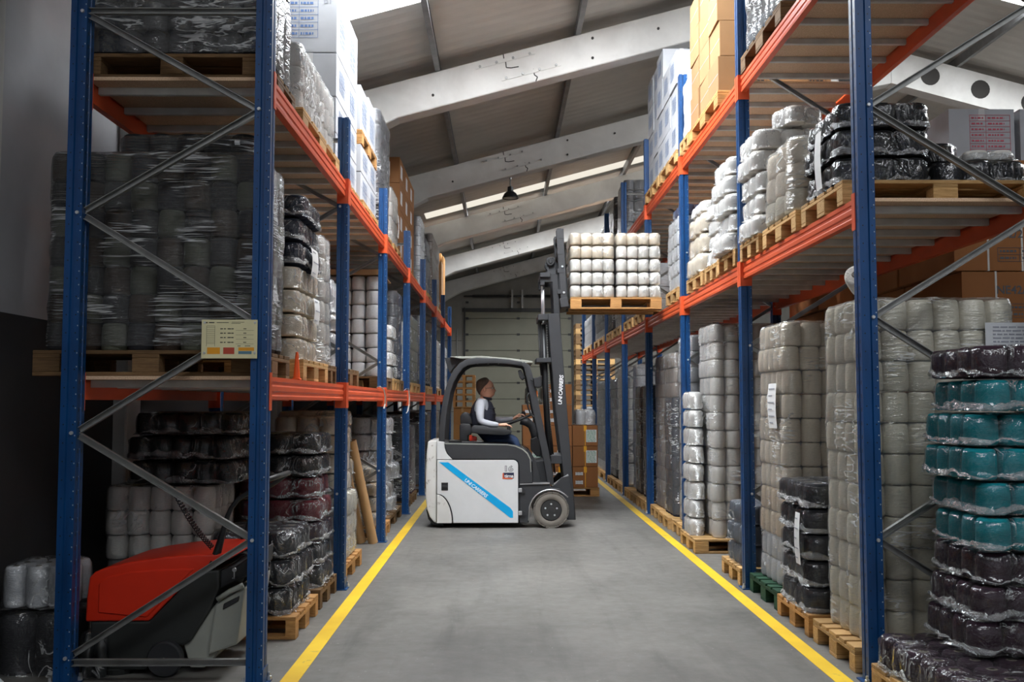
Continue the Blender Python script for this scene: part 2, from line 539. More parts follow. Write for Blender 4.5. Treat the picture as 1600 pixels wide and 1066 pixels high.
def put(name, me, parent=None, loc=(0, 0, 0), rot=None, scale=None):
    o = bpy.data.objects.new(name, me)
    COL.objects.link(o)
    if parent is not None:
        o.parent = parent
    o.location = loc
    if rot:
        o.rotation_euler = rot
    if scale:
        o.scale = scale
    return o

def thing(name, label, cat, loc=(0, 0, 0), rz=0.0, group=None):
    o = bpy.data.objects.new(name, None)
    o.empty_display_size = .1
    COL.objects.link(o)
    o.location = loc
    o.rotation_euler = (0, 0, rz)
    o['label'] = label
    o['category'] = cat
    if group:
        o['group'] = group
    return o

def tag(o, label, cat, group=None):
    o['label'] = label
    o['category'] = cat
    if group:
        o['group'] = group
    return o

def struct(name, mb, mats, smooth=False, bevel=0.0, loc=(0, 0, 0), parent=None):
    o = mb.build(name, mats, parent, loc, smooth, bevel)
    if parent is None:
        o['kind'] = 'structure'
    return o

def copy_tree(o, parent=None):
    c = o.copy()
    COL.objects.link(c)
    if parent is not None:
        c.parent = parent
    for ch in KIDS.get(o.name, ()):
        copy_tree(ch, c)
    return c
KIDS = {}

TEXT = {}
def text_mesh(s, size, mat, align='CENTER', shear=0.0, space=1.0, fat=.012):
    key = (s, size, mat.name, align, shear, fat)
    if key not in TEXT:
        cu = bpy.data.curves.new('lettering', 'FONT')
        cu.body = s
        cu.size = size
        cu.align_x = align
        cu.align_y = 'CENTER'
        cu.shear = shear
        cu.space_character = space
        cu.offset = size * fat
        cu.extrude = .0006
        cu.resolution_u = 3
        o = bpy.data.objects.new('lettering', cu)
        me = bpy.data.meshes.new_from_object(o)
        bpy.data.objects.remove(o)
        me.materials.clear()
        me.materials.append(mat)
        TEXT[key] = me
    return TEXT[key]
# ------------------------------------------------------------------ the building
WALL_L, WALL_R, RIDGE, FRONT, BACK = -2.95, 17.0, 7.0, -4.0, 33.6
SLOPE = .27
def roof_z(x):
    return 6.16 + SLOPE * x if x < RIDGE else 6.16 + SLOPE * (2 * RIDGE - x)
BAYS_Y = [2.7, 7.7, 12.7, 17.7, 22.7, 27.7, 32.7]

struct('floor', MB().box(WALL_L - .2, WALL_R + .2, FRONT - .2, BACK + .2, -.2, 0), M['floor'])
struct('floor_line', MB().box(-1.215, -1.115, 1.0, 30, 0, .0025), M['line'])
struct('floor_line', MB().box(1.81, 1.91, 1.0, 26.5, 0, .0025), M['line'])
struct('wall_left', MB().box(WALL_L - .2, WALL_L, FRONT, BACK, 0, 5.45), M['wall_paint'])
struct('trim_1', MB().box(WALL_L, WALL_L + .008, FRONT, BACK, 0, 2.05), M['dado'])
struct('trim_2', MB().box(WALL_L, WALL_L + .10, 5.2, 5.6, 2.05, 5.4), M['concrete'])
struct('wall_right', MB().box(WALL_R, WALL_R + .2, FRONT, BACK, 0, 5.45), M['wall_paint'])
struct('wall_front', MB().prism([(WALL_L, 0), (WALL_R, 0), (WALL_R, 5.4), (RIDGE, 8.1), (WALL_L, 5.4)], FRONT - .2, FRONT), M['wall_paint'])
DX0, DX1, DZ = -1.28, 2.31, 4.6
back = MB().prism([(WALL_L, 0), (DX0, 0), (DX0, DZ), (DX1, DZ), (DX1, 0), (WALL_R, 0), (WALL_R, 5.4), (RIDGE, 8.1), (WALL_L, 5.4)], BACK, BACK + .2)
bw = struct('wall_back', back, M['back_wall'])
for z0 in (1.2, 2.4, 3.6):     # joints between the precast panels
    for a, b in ((WALL_L, DX0 - .12), (DX1 + .12, 5.0)):
        struct('panel_joint', MB().box(a, b, BACK - .004, BACK, z0, z0 + .014), M['crack'], parent=bw)

# sectional door: panels with recessed joints, hinges, tracks, spring shaft
d1 = struct('door_1', MB().box(DX0, DX1, BACK + .06, BACK + .1, 0, DZ), M['track'])
pz, k = 0.0, 0
pm = MB().box(0, DX1 - DX0, 0, .05, .006, .539).mesh('door_panel', M['door'], bevel=.006)
while pz < DZ - .1:
    put('door_panel', pm, d1, (DX0, BACK + .012, pz))
    k += 1
    for hx in (DX0 + .06, (DX0 + DX1) / 2, DX1 - .06):
        MB().box(hx - .05, hx + .05, BACK - .012, BACK + .012, pz + .51, pz + .58).build('hinge', M['track'], d1)
    pz += .545
for sx in (DX0 - .05, DX1 + .02):
    MB().box(sx, sx + .05, BACK - .09, BACK, 0, DZ + .12).build('vertical_track', M['track'], d1)
MB().box(DX0 - .1, DX1 + .1, BACK - .06, BACK, DZ - .02, DZ + .1).build('header_seal', M['track'], d1)
spring = MB()
spring.lathe([(.03, DX0 - .05), (.03, DX1 + .05)], 8, (0, BACK - .16, DZ + .5), 'x')
for a, b in ((DX0 + .25, .25), (.75, DX1 - .2)):
    n = int((b - a) / .045)
    for i in range(n):
        x = a + i * .045
        spring.lathe([(.05, x), (.062, x + .015), (.05, x + .03)], 10, (0, BACK - .16, DZ + .5), 'x')
spring.build('torsion_spring', M['track'], d1)
for bx in (.28, .62):
    MB().box(bx, bx + .06, BACK - .2, BACK, DZ + .1, DZ + .72).build('spring_bracket', M['zinc'], d1)
MB().tube([(DX0 - .28, BACK - .03, .1), (DX0 - .28, BACK - .03, DZ - .6)], .02, 6).build('cable_conduit', M['zinc'], d1)
d1['kind'] = 'structure'

# roof: sheets with the translucent strips let in between
SKY = [(FRONT + 2.35, FRONT + 4.7, 0), (7.7, 10.7, 1), (21.8, 22.5, 2), (23.5, 25.7, 3)]
def roof_sheet(x0, x1, y0, y1, dz=0.0):
    return MB().prism([(x0, roof_z(x0) + dz), (x1, roof_z(x1) + dz), (x1, roof_z(x1) + dz + .06), (x0, roof_z(x0) + dz + .06)], y0, y1)
ys = FRONT - .2
strips = []
for a, b, i in SKY:
    strips.append((ys, a)); ys = b
strips.append((ys, BACK + .2))
for y0, y1 in strips:
    struct('ceiling', roof_sheet(WALL_L - .2, RIDGE, y0, y1), M['roof'])
M['sky_near'] = skylight('roof_light_near', SKY_NEAR)
M['sky_mid'] = skylight('cream_roof_strip', SKY_MID, (1.0, .93, .8, 1))  # strip of roof with a weak cream emission
M['sky_far'] = skylight('roof_light_far', SKY_FAR)
M['sky_back'] = skylight('unseen_fill_roof_light', SKY_BACK)  # unseen roof light behind the camera, strength set to fill the front faces
for (y0, y1, i), mm in zip(SKY, ('sky_back', 'sky_near', 'sky_mid', 'sky_far')):
    struct('ceiling', roof_sheet(WALL_L - .2, -1.75, y0, y1), M['roof'])
    x1 = 2.2 if i == 1 else 6.6
    struct('ceiling', roof_sheet(x1, RIDGE, y0, y1), M['roof'])
    w = roof_sheet(-1.75, x1, y0, y1, .01)
    struct('window_%d' % (i + 1), w, M[mm])
# the far slope beyond the ridge, with its own strip of roof light
for y0, y1 in ((FRONT - .2, 11.0), (15.2, BACK + .2)):
    struct('ceiling', roof_sheet(RIDGE, WALL_R + .2, y0, y1), M['roof'])
struct('ceiling', roof_sheet(13.5, WALL_R + .2, 11.0, 15.2), M['roof'])
struct('window_5', roof_sheet(RIDGE, 13.5, 11.0, 15.2, .01), M['sky_near'])

for i, px in enumerate([-2.65 + 1.81 * k for k in range(6)] + [8.2, 10.0, 11.8, 13.6, 15.4]):
    z = roof_z(px)
    c = MB().prism([(px - .035, z - .165), (px + .03, z - .165), (px + .03, z - .13), (px + .022, z - .13), (px + .022, z - .155), (px - .027, z - .155),
                    (px - .027, z - .012), (px + .02, z - .012), (px + .02, z - .002), (px - .035, z - .002)], FRONT, BACK)
    struct('purlin', c, M['purlin']).__setitem__('kind', 'structure')

def roof_beam(yc, near):
    """A concrete rafter with a haunch over the column at its foot; bolted splice plates and the cracks beside them."""
    t = .15
    top = lambda x: roof_z(x) - .165
    pts = [(WALL_L, top(WALL_L)), (RIDGE, top(RIDGE)), (RIDGE, top(RIDGE) - .62), (4.5, top(4.5) - .47), (-1.35, top(-1.35) - .47),
           (-1.8, top(-1.8) - .58), (-2.3, top(-2.3) - .78), (-2.7, top(-2.7) - 1.05), (-2.84, top(-2.8) - 1.3), (-2.84, 0), (WALL_L, 0)]
    r = struct('roof_beam', MB().prism(pts, yc - t, yc + t), M['concrete'], bevel=.012)
    r2 = [(RIDGE, top(RIDGE)), (WALL_R, top(WALL_R)), (WALL_R, 0), (WALL_R - .5, 0), (WALL_R - .5, top(WALL_R) - 1.0), (10.5, top(10.5) - .62), (RIDGE, top(RIDGE) - .62)]
    struct('roof_beam_far_half', MB().prism(r2, yc - t, yc + t), M['concrete'], parent=r)
    hole = MB().lathe([(.0, -.01), (.17, -.01), (.17, .0)], 18, (0, 0, 0), 'y').mesh('round_opening', M['crack'])
    for hx in (7.7, 8.6, 9.5, 6.2, 5.4):
        put('round_opening', hole, r, (hx, yc - t - .001, top(hx) - .3))
    yf = yc - t
    for x0, x1, dz in ((-.36, .40, -.09), (-.02, .74, -.33)):
        a, b = (x0, top(x0) + dz), (x1, top(x1) + dz)
        MB().bar((a[0], yf - .005, a[1]), (b[0], yf - .005, b[1]), .045, .012, (0, 0, 1)).build('splice_plate', M['concrete'], r)
        bm_ = MB()
        for q in range(4):
            f = .08 + .28 * q
            bm_.lathe([(.017, -.022), (.017, 0)], 6, (a[0] + (b[0] - a[0]) * f, yf - .008, a[1] + (b[1] - a[1]) * f), 'y')
        bm_.build('plate_bolts', M['zinc'], r)
    cr = MB()
    for path in ([(.0, 0), (.01, -.08), (.03, -.1), (.04, -.19), (.1, -.21), (.2, -.22)], [(.39, -.3), (.4, -.38), (.44, -.42), (.42, -.47)]):
        for (a, za), (b, zb) in zip(path, path[1:]):
            cr.bar((a, yf - .001, top(a) + za), (b, yf - .001, top(b) + zb), .014, .003, (1, 0, .3))
    cr.build('crack', M['crack'], r)
    if near:
        for x, z in ((1.15, -.1), (1.15, -.36), (-.9, -.3), (2.0, -.2)):
            MB().lathe([(.018, -.012), (.018, 0)], 8, (x, yf, top(x) + z), 'y').build('anchor', M['crack'], r)
    return r
for yb in BAYS_Y:
    roof_beam(yb, yb < 20)

# pendant lamp under the second rafter
lamp = thing('pendant_lamp', 'small black pendant lamp with ring rim hanging under the roof beams', 'lamp', (.13, 17.7, 5.18))
MB().tube([(0, 0, .42), (0, 0, .2)], .012, 6).build('hanging_cable', M['lamp_black'], lamp)
MB().lathe([(.02, .22), (.05, .21), (.055, .13), (.07, .12), (.11, .09), (.145, .02), (.15, 0), (.135, 0), (.13, .02), (.05, .08)], 20).build('lamp_shade', M['lamp_black'], lamp, smooth=.7)
MB().lathe([(.13, .012), (.09, .002), (0, .0)], 20).build('lens', M['lamp_lens'], lamp)
MB().lathe([(.022, .18), (.022, .24), (.015, .25)], 10, (0, 0, .17)).build('ceiling_hook', M['zinc'], lamp)
struct('trim_3', MB().tube([(-1.2, 17.7, 5.34), (1.5, 17.7, 5.63 + .30)], .012, 6), M['zinc'])

# ------------------------------------------------------------------ the two racks
BAY, Y0, NF = 2.75, 5.5, 8
def upright_section():
    w, d, g = .045, .05, .012
    return [(-w, -d), (-.012, -d), (-.008, -d + g), (.008, -d + g), (.012, -d), (w, -d), (w, -.012), (w - .006, -.008), (w - .006, .008), (w, .012),
            (w, d), (.012, d), (.008, d - g), (-.008, d - g), (-.012, d), (-w, d), (-w, .012), (-w + .006, .008), (-w + .006, -.008), (-w, -.012)]
def rack(side, xf, xb, top, levels, nodes, label):
    """side: +1 when the aisle lies on the +X side. nodes: heights where the diagonals meet, beginning at the back post."""
    R = thing('pallet_rack', label, 'rack', (xf, Y0, 0))
    s = side
    dxb = xb - xf
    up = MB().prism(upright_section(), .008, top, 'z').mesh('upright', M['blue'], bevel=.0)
    foot = MB().box(-.07, .07, -.075, .075, 0, .008).box(.045, .05, -.06, .06, .008, .09).mesh('foot_plate', M['blue'])
    anchor = MB().lathe([(.014, 0), (.014, .02), (.008, .022), (.008, .04)], 6, (.058, .055, .008)).mesh('anchor_bolt', M['bolt'])
    bolt = MB().lathe([(.0, -.012), (.009, -.012), (.011, -.006), (.011, 0)], 8, (0, 0, 0), 'y').mesh('bolt', M['bolt'])
    x0, x1 = (.045, dxb - .045) if dxb > 0 else (-.045, dxb + .045)
    segs = []
    at_back = True
    for za, zb in zip(nodes, nodes[1:]):
        pa = (dxb - math.copysign(.045, dxb), za + .012) if at_back else (math.copysign(.045, dxb), za + .012)
        pb = (math.copysign(.045, dxb), zb - .012) if at_back else (dxb - math.copysign(.045, dxb), zb - .012)
        segs.append((pa, pb)); at_back = not at_back
    segs.append(((x0, nodes[0] - .03), (x1, nodes[0] - .03)))
    segs.append(((x0, nodes[-1] + .012), (x1, nodes[-1] + .012)))
    braces = []
    for pa, pb in segs:
        m = MB()
        m.bar((pa[0], 0, pa[1]), (pb[0], 0, pb[1]), .034, .003, (0, 0, 1))
        d = Vector((pb[0] - pa[0], 0, pb[1] - pa[1])).normalized()
        q = Vector((-d.z, 0, d.x)) * .0155
        for sg in (1, -1):
            m.bar((pa[0] + q.x * sg, -.015, pa[1] + q.z * sg), (pb[0] + q.x * sg, -.015, pb[1] + q.z * sg), .003, .03, (-d.z, 0, d.x))
        braces.append(m.mesh('brace', M['zinc']))
    for k in range(NF):
        y = BAY * k
        for i, x in enumerate((0, dxb)):
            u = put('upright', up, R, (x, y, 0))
            put('foot_plate', foot, u)
            put('anchor_bolt', anchor, u)
            put('anchor_bolt', anchor, u, (-.116, -.11, 0))
            if k < 4:
                for j, z in enumerate(nodes):
                    if (j % 2 == 0) == (i == 1):
                        put('bolt', bolt, u, (-.02 if (x == 0) == (s > 0) else .02, -.05, z))
        for me in braces:
            put('brace', me, R, (0, y, 0))
    prof = lambda zc, sg: [(-.02 * sg, zc - .065), (.022 * sg, zc - .065), (.025 * sg, zc - .045), (.019 * sg, zc - .036), (.019 * sg, zc - .022), (.025 * sg, zc - .014),
                           (.025 * sg, zc + .012), (.019 * sg, zc + .02), (.019 * sg, zc + .032), (.025 * sg, zc + .04), (.025 * sg, zc + .065), (-.0 * sg, zc + .065), (-.0 * sg, zc + .03), (-.02 * sg, zc + .03)]
    for zl in levels:
        zc = zl - .065
        for x, sg in ((0, s), (dxb, -s)):
            bme = MB().prism(prof(0, sg), .056, BAY - .056, 'y').mesh('beam', M['orange'])
            for k in range(NF - 1):
                bo = put('beam', bme, R, (x, BAY * k, zc))
                for hm, yy in zip(connectors(sg), (0, BAY)):
                    put('beam_connector', hm, bo, (0, yy, 0))
        bar = MB().box(min(.02 * -s, dxb + .02 * s), max(.02 * -s, dxb + .02 * s), -.017, .017, -.045, -.002).mesh('cross_bar', M['deckbar'], bevel=.003)
        deck = MB().box(min(.02 * -s, dxb + .02 * s), max(.02 * -s, dxb + .02 * s), .056, BAY / 2 - .004, -.002 + .0, .018).mesh('chipboard_panel', M['chip'])
        for k in range(NF - 1):
            for q in range(7):
                put('cross_bar', bar, R, (0, BAY * k + .2 + q * (BAY - .4) / 6, zl - .016))
            for q in range(2):
                put('chipboard_panel', deck, R, (0, BAY * k + q * (BAY / 2 - .052), zl - .016))
    return R
_CON = {}
def connectors(sg):
    """The hooked end plates of a beam: one leg on the post's side, one on its aisle face."""
    if sg not in _CON:
        a, b = sorted((sg * .0455, sg * .0505))
        out = []
        for t in (1, -1):
            y0, y1 = sorted((t * .0505, t * .0555))
            y2, y3 = sorted((t * .006, t * .0555))
            out.append(MB().box(-.046, .046, y0, y1, -.125, .085).box(a, b, y2, y3, -.125, .085).mesh('beam_connector', M['orange']))
        _CON[sg] = out
    return _CON[sg]
DL = (1.665, 3.36)
DR = (2.675, 4.25)
rackL = rack(+1, -1.335, -2.365, 3.9, DL, [.15, .775, 1.354, 1.962, 2.565, 3.147, 3.70],
             'blue and orange pallet rack along the grey wall, load sign on its end')
rackR = rack(-1, 2.02, 3.03, 5.2, DR, [.17, .772, 1.38, 1.99, 2.58, 3.18, 3.78, 4.4, 5.0],
             'taller blue and orange pallet rack facing the sign rack, behind the teal yarn packs')

# load sign on the end frame
SX, SZ = -1.492, 1.865
sign = thing('load_sign', 'cream load sign with amber, red and blue fields bolted to the rack post', 'sign', (SX, 5.43, SZ))
MB().box(-.152, .152, -.0015, .0015, -.106, .106).build('plate', M['sign'], sign, bevel=.001)
ink = MB()
def hline(m, x0, x1, z, t=.0022):
    m.box(x0, x1, -.0022, -.0015, z - t / 2, z + t / 2)
for r_, z in enumerate((.056, .032, .008, -.018)):
    for q, w in enumerate((.018, .012, .022, .016)):
        x = -.05 + q * .02
        ink.box(x, x + w * .8, -.0022, -.0015, z - .0025, z + .0025)
    hline(ink, .035, .132, z - .009, .001)
    ink.box(.076, .092, -.0022, -.0015, z - .002, z + .002)
for z in (.072, .063, .05, .04, .03, .02, .01, 0, -.01, -.018, -.025):
    hline(ink, -.125, -.08, z, .0012)
for x in (-.125, -.08):
    ink.box(x, x + .0012, -.0022, -.0015, -.04, .072)
for x0, x1, z, t in ((-.128, -.12, .09, .006), (-.112, -.083, .09, .005), (-.07, -.005, .09, .003), (.012, .08, .092, .002), (.01, .06, .085, .002), (.045, .062, -.038, .003), (.085, .115, -.038, .003)):
    ink.box(x0, x1, -.0022, -.0015, z - t / 2, z + t / 2)
ink.build('printed_text', M['ink_black'], sign)
MB().box(-.12, -.05, -.0022, -.0015, -.082, -.046).build('amber_field', M['sign_yellow'], sign)
MB().box(-.032, .028, -.0022, -.0015, -.082, -.046).build('red_field', M['sign_red'], sign)
MB().box(.05, .135, -.0022, -.0015, -.064, -.046).build('amber_field', M['sign_yellow'], sign)
MB().box(.05, .122, -.0022, -.0015, -.082, -.066).build('blue_field', M['sign_blue'], sign)
for x, z in ((-.135, .09), (.138, .09), (-.135, -.075), (.138, -.075)):
    MB().lathe([(0, -.006), (.006, -.006), (.008, 0)], 8, (x, 0, z), 'y').build('screw', M['bolt'], sign)
# ------------------------------------------------------------------ goods: pallets, yarn cones, film, bags, cartons
CACHE = {}
def cached(key, fn):
    if key not in CACHE:
        CACHE[key] = fn()
    return CACHE[key]

SIDE = {'L': 'sign rack', 'R': 'teal-pack rack'}
BAYN = ['first', 'second', 'third', 'fourth', 'fifth', 'sixth', 'seventh', 'eighth']

def pallet_parts(kind, detail):
    w = M[kind]
    T, W, D = 1.2, .8, .144
    parts = []
    bw = (.145, .1, .145, .1, .145)
    ys_ = (-.3275, -.168, 0, .168, .3275)
    for y, b in zip(ys_, bw):
        parts.append(('deck_board', (b,), (0, y, .122), MB().box(-.6, .6, -b / 2, b / 2, 0, .022)))
    for x in (-.5275, 0, .5275):
        parts.append(('stringer_board', 0, (x, 0, .1), MB().box(-.0725, .0725, -.4, .4, 0, .022)))
    for x in (-.5275, 0, .5275):
        for y, b in ((-.35, .1), (0, .145), (.35, .1)):
            parts.append(('block', b, (x, y, .022), MB().box(-.0725, .0725, -b / 2, b / 2, 0, .078)))
    for y, b in ((-.35, .1), (0, .145), (.35, .1)):
        parts.append(('bottom_board', b, (0, y, 0), MB().box(-.6, .6, -b / 2, b / 2, 0, .022)))
    return parts

def pallet(label, x0, x1, y0, y1, z, kind='wood', rz=0.0, near=True):
    """A four-way pallet: boards along X, nine blocks. Far ones, too small to show their boards, are one joined mesh."""
    cx, cy_ = (x0 + x1) / 2, (y0 + y1) / 2
    sx, sy = (x1 - x0) / 1.2, (y1 - y0) / .8
    p = thing('pallet', label, 'pallet', (cx, cy_, z), rz, 'wooden pallets under the yarn')
    p.scale = (sx, sy, 1)
    if near:
        for nm, k, loc, mb in pallet_parts(kind, True):
            me = cached(('pal', kind, nm, k), lambda: mb.mesh(nm, M[kind], bevel=.003))
            put(nm, me, p, loc)
    else:
        def joined():
            m = MB()
            for nm, k, loc, mb in pallet_parts(kind, False):
                m.add([(v[0] + loc[0], v[1] + loc[1], v[2] + loc[2]) for v in mb.v], mb.f)
            return m.mesh('pallet_boards', M[kind])
        o = put('boards_and_blocks', cached(('palj', kind), joined), p)
        o['kind'] = 'stuff'
    return p

def cone_mesh(mname, seg, hollow=False):
    """A wound yarn package: slightly barrel-shaped, soft shoulders, paper core showing on top."""
    def mk():
        m = MB()
        m.lathe([(.5, 0), (.84, .0), (.94, .035), (.995, .13), (1, .3), (.985, .6), (.955, .82), (.90, .94), (.80, .99), (.66, 1.0), (.3, 1.0)], seg)
        m.mat(1).lathe([(.3, 1.0), (.2, 1.015), (.19, .9)], max(8, seg // 2))
        me = m.mesh('yarn_cone', [Y[mname], M['tube_core']], smooth=.9)
        return me
    return cached(('cone', mname, seg), mk)

def perimeter(sx, sy, nx, ny, k):
    """Points round a block of nx by ny cones, with a fall-in between cones: (x, y, normal x, normal y, dip 0..1)."""
    dx, dy = sx / nx, sy / ny
    pts = []
    def side(n):
        if n <= 1:
            return []
        m = max(1, int((n - 1) * k))
        return [.5 + (n - 1) * i / m for i in range(1, m)]
    for q in range(4):
        n = nx if q % 2 == 0 else ny
        for j in range(5):
            a = (-.75 + q * .5) * PI - .25 * PI + j / 4 * .5 * PI
            # corner arcs: q=0 bottom-left turning onto the bottom side
            ex, ey = math.cos(a), math.sin(a)
            cxs = (-1, 1, 1, -1)[q]; cys = (-1, -1, 1, 1)[q]
            pts.append((cxs * (sx / 2 - dx / 2) + ex * dx / 2, cys * (sy / 2 - dy / 2) + ey * dy / 2, ex, ey, 0.0))
        for u in side(n):
            dip = .5 + .5 * math.cos(2 * PI * u)
            d = u
            if q == 0:
                pts.append((-sx / 2 + d * dx, -sy / 2, 0, -1, dip))
            elif q == 1:
                pts.append((sx / 2, -sy / 2 + d * dy, 1, 0, dip))
            elif q == 2:
                pts.append((sx / 2 - d * dx, sy / 2, 0, 1, dip))
            else:
                pts.append((-sx / 2, sy / 2 - d * dy, -1, 0, dip))
    return pts

def film_mesh(sx, sy, nx, ny, h, layers, mat, seed, k=5, dip=.02, amp=.006, gap=.007, offs=None, ruffle=0.0, top=True, shoulder=.012, per=3):
    rnd = random.Random(seed)
    per_pts = perimeter(sx, sy, nx, ny, k)
    n = len(per_pts)
    m = MB()
    zs = []
    for l in range(layers):
        for q in range(per):
            t = (q + .5) / per
            zs.append((l, (l + t) * h / layers, abs(t - .5) * 2))
    rows = []
    if ruffle:
        rows.append((0, -.004, 1.0, ruffle))
        rows.append((0, h * .06, .9, ruffle * .45))
    for l, z, e in zs:
        rows.append((l, z, e, 0.0))
    rows.append((layers - 1, h + gap * .4, 1.0, -shoulder))
    vs = []
    so = Vector((rnd.uniform(0, 50), rnd.uniform(0, 50), rnd.uniform(0, 50)))
    for ri, (l, z, e, out) in enumerate(rows):
        ox, oy = offs[l] if offs else (0, 0)
        for (x, y, ax, ay, d) in per_pts:
            nz = mnoise.noise(so + Vector((x * 9, y * 9, z * 14)))
            o = gap + amp * nz - dip * d * .55 - (.007 * e * e if layers > 1 else .004 * e * e)
            zz = z
            if out > 0:
                o += out * max(0.0, .35 + mnoise.noise(so + Vector((x * 23, y * 23, 3.1))) * 1.3)
                zz += .022 * mnoise.noise(so + Vector((x * 17, y * 17, 8.7)))
            elif out < 0:
                o += out
            vs.append((x + ax * o + ox, y + ay * o + oy, max(zz, .001)))
    fs = []
    R_ = len(rows)
    for i in range(R_ - 1):
        for j in range(n):
            j2 = (j + 1) % n
            fs.append((i * n + j, i * n + j2, (i + 1) * n + j2, (i + 1) * n + j))
    if top:
        b = (R_ - 1) * n
        ox, oy = offs[layers - 1] if offs else (0, 0)
        prev = b
        for sc in (.82, .5, .2):
            base = len(vs)
            for j in range(n):
                x, y, ax, ay, d = per_pts[j]
                x, y = x * sc, y * sc
                z = h + gap + .006 * mnoise.noise(so + Vector((x * 14, y * 14, 5.5)))
                vs.append((x + ox, y + oy, z + (.004 if sc < .9 else 0)))
            for j in range(n):
                j2 = (j + 1) % n
                fs.append((prev + j, prev + j2, base + j2, base + j))
            prev = base
        c = len(vs)
        vs.append((ox, oy, h + gap + .003))
        for j in range(n):
            fs.append((prev + j, prev + (j + 1) % n, c))
    m.add(vs, fs)
    return m.mesh('film', M[mat], smooth=True)

def seam_mesh(sx, sy, nx, ny, h, seed, ruffle):
    """The bunched hem of a bag: a crumpled cord of plastic wandering along the foot of its sides."""
    so = Vector((seed * 1.7, seed * .3, 4.0))
    path, rad = [], []
    for x, y, ax, ay, d in perimeter(sx, sy, nx, ny, 7):
        n1 = mnoise.noise(so + Vector((x * 9, y * 9, 0)))
        n2 = mnoise.noise(so + Vector((x * 29, y * 29, 7)))
        n3 = mnoise.noise(so + Vector((x * 6, y * 6, 15)))
        o = .006 - .016 * d + ruffle * .4 * max(0, n2 + .25)
        r = .0025 + .011 * max(0, n3 + .35) + .003 * n2
        r = max(.0015, r)
        path.append((x + ax * o, y + ay * o, max(.002 + 2.2 * r, h * (.13 + .2 * n1) + .012 * n2)))
        rad.append(r)
    return MB().tube(path, rad, 6, closed=True, flat=2.0).mesh('gathered_seam', M['bag_seam'], smooth=True)

LOADN = [0]
def load(label, x0, x1, y0, y1, z0, nx, ny, nl, h, cols, filmm='stretch', aisle=+1, name='wrapped_yarn_load', jit=.008, seg=None, film_over=None, top=True, ends=True, tags=(), wear=None, near=None, cat='yarn load', wrap_layers=None):
    """A pallet load of wound yarn cones standing in layers inside stretch film. cols: one yarn or one per layer (bottom first)."""
    LOADN[0] += 1
    rnd = random.Random(100 + LOADN[0])
    sx, sy = x1 - x0, y1 - y0
    o = thing(name, label, cat, ((x0 + x1) / 2, (y0 + y1) / 2, z0), 0, 'film-wrapped loads of yarn cones')
    dx, dy = sx / nx, sy / ny
    dist = y0
    seg = seg or (20 if dist < 8 else 14 if dist < 12 else 10)
    offs = [(rnd.uniform(-jit, jit), rnd.uniform(-jit, jit)) for _ in range(nl)]
    near = (dist < 13.2) if near is None else near
    joined = MB() if not near else None
    jm = {}
    for l in range(nl):
        c = cols if isinstance(cols, str) else cols[min(l, len(cols) - 1)]
        for i in range(nx):
            for j in range(ny):
                out = j == 0 or (i == nx - 1 if aisle > 0 else i == 0) or l == nl - 1 or (ends and (i == 0 if aisle > 0 else i == nx - 1))
                if not out:
                    continue
                cn = c if isinstance(c, str) else c[(i + j * 3 + l) % len(c)]
                px = -sx / 2 + dx * (i + .5) + offs[l][0] + rnd.uniform(-.002, .002)
                py = -sy / 2 + dy * (j + .5) + offs[l][1] + rnd.uniform(-.002, .002)
                if near:
                    put('yarn_cone', cone_mesh(cn, seg), o, (px, py, l * h + .001), None, (dx * .497, dy * .497, h * .965))
                else:
                    key = cn
                    jm.setdefault(key, MB()).lathe([(.55 * dx / 2, l * h + .001), (.97 * dx / 2, l * h + h * .05), (dx / 2, l * h + h * .3), (dx / 2, l * h + h * .7), (.95 * dx / 2, l * h + h * .94), (.75 * dx / 2, l * h + h * .98)], 10, (px, py, 0))
    for cn, mb in jm.items():
        if dy != dx:
            pass
        b = mb.build('yarn_cones', Y[cn], o, smooth=.9)
        b['kind'] = 'stuff'
    # the cones within, which the outer ones hide
    if nx > 2 and ny > 1:
        m = MB()
        a = 1 if not (aisle < 0 or ends) else 1
        for l in range(nl - 1):
            for i in range(1, nx - 1):
                j0 = 1
                cxp = -sx / 2 + dx * (i + .5); r = dx * .46
                m.box(cxp - r, cxp + r, -sy / 2 + dy * 1.05, sy / 2 - .02, l * h + .01, l * h + h * .95)
        c0 = cols if isinstance(cols, str) else cols[0]
        c0 = c0 if isinstance(c0, str) else c0[0]
        b = m.build('inner_cones', Y[c0], o)
        b['kind'] = 'stuff'
    if filmm:
        k = 5 if dist < 9 else 3
        fm = film_mesh(sx, sy, nx, ny, h * nl, nl, filmm, LOADN[0], k=k, offs=offs, top=top, per=3 if dist < 13 else 2, dip=.02, amp=.007)
        put('stretch_film', fm, o)
    for t in tags:
        paper_tag(o, *t)
    return o

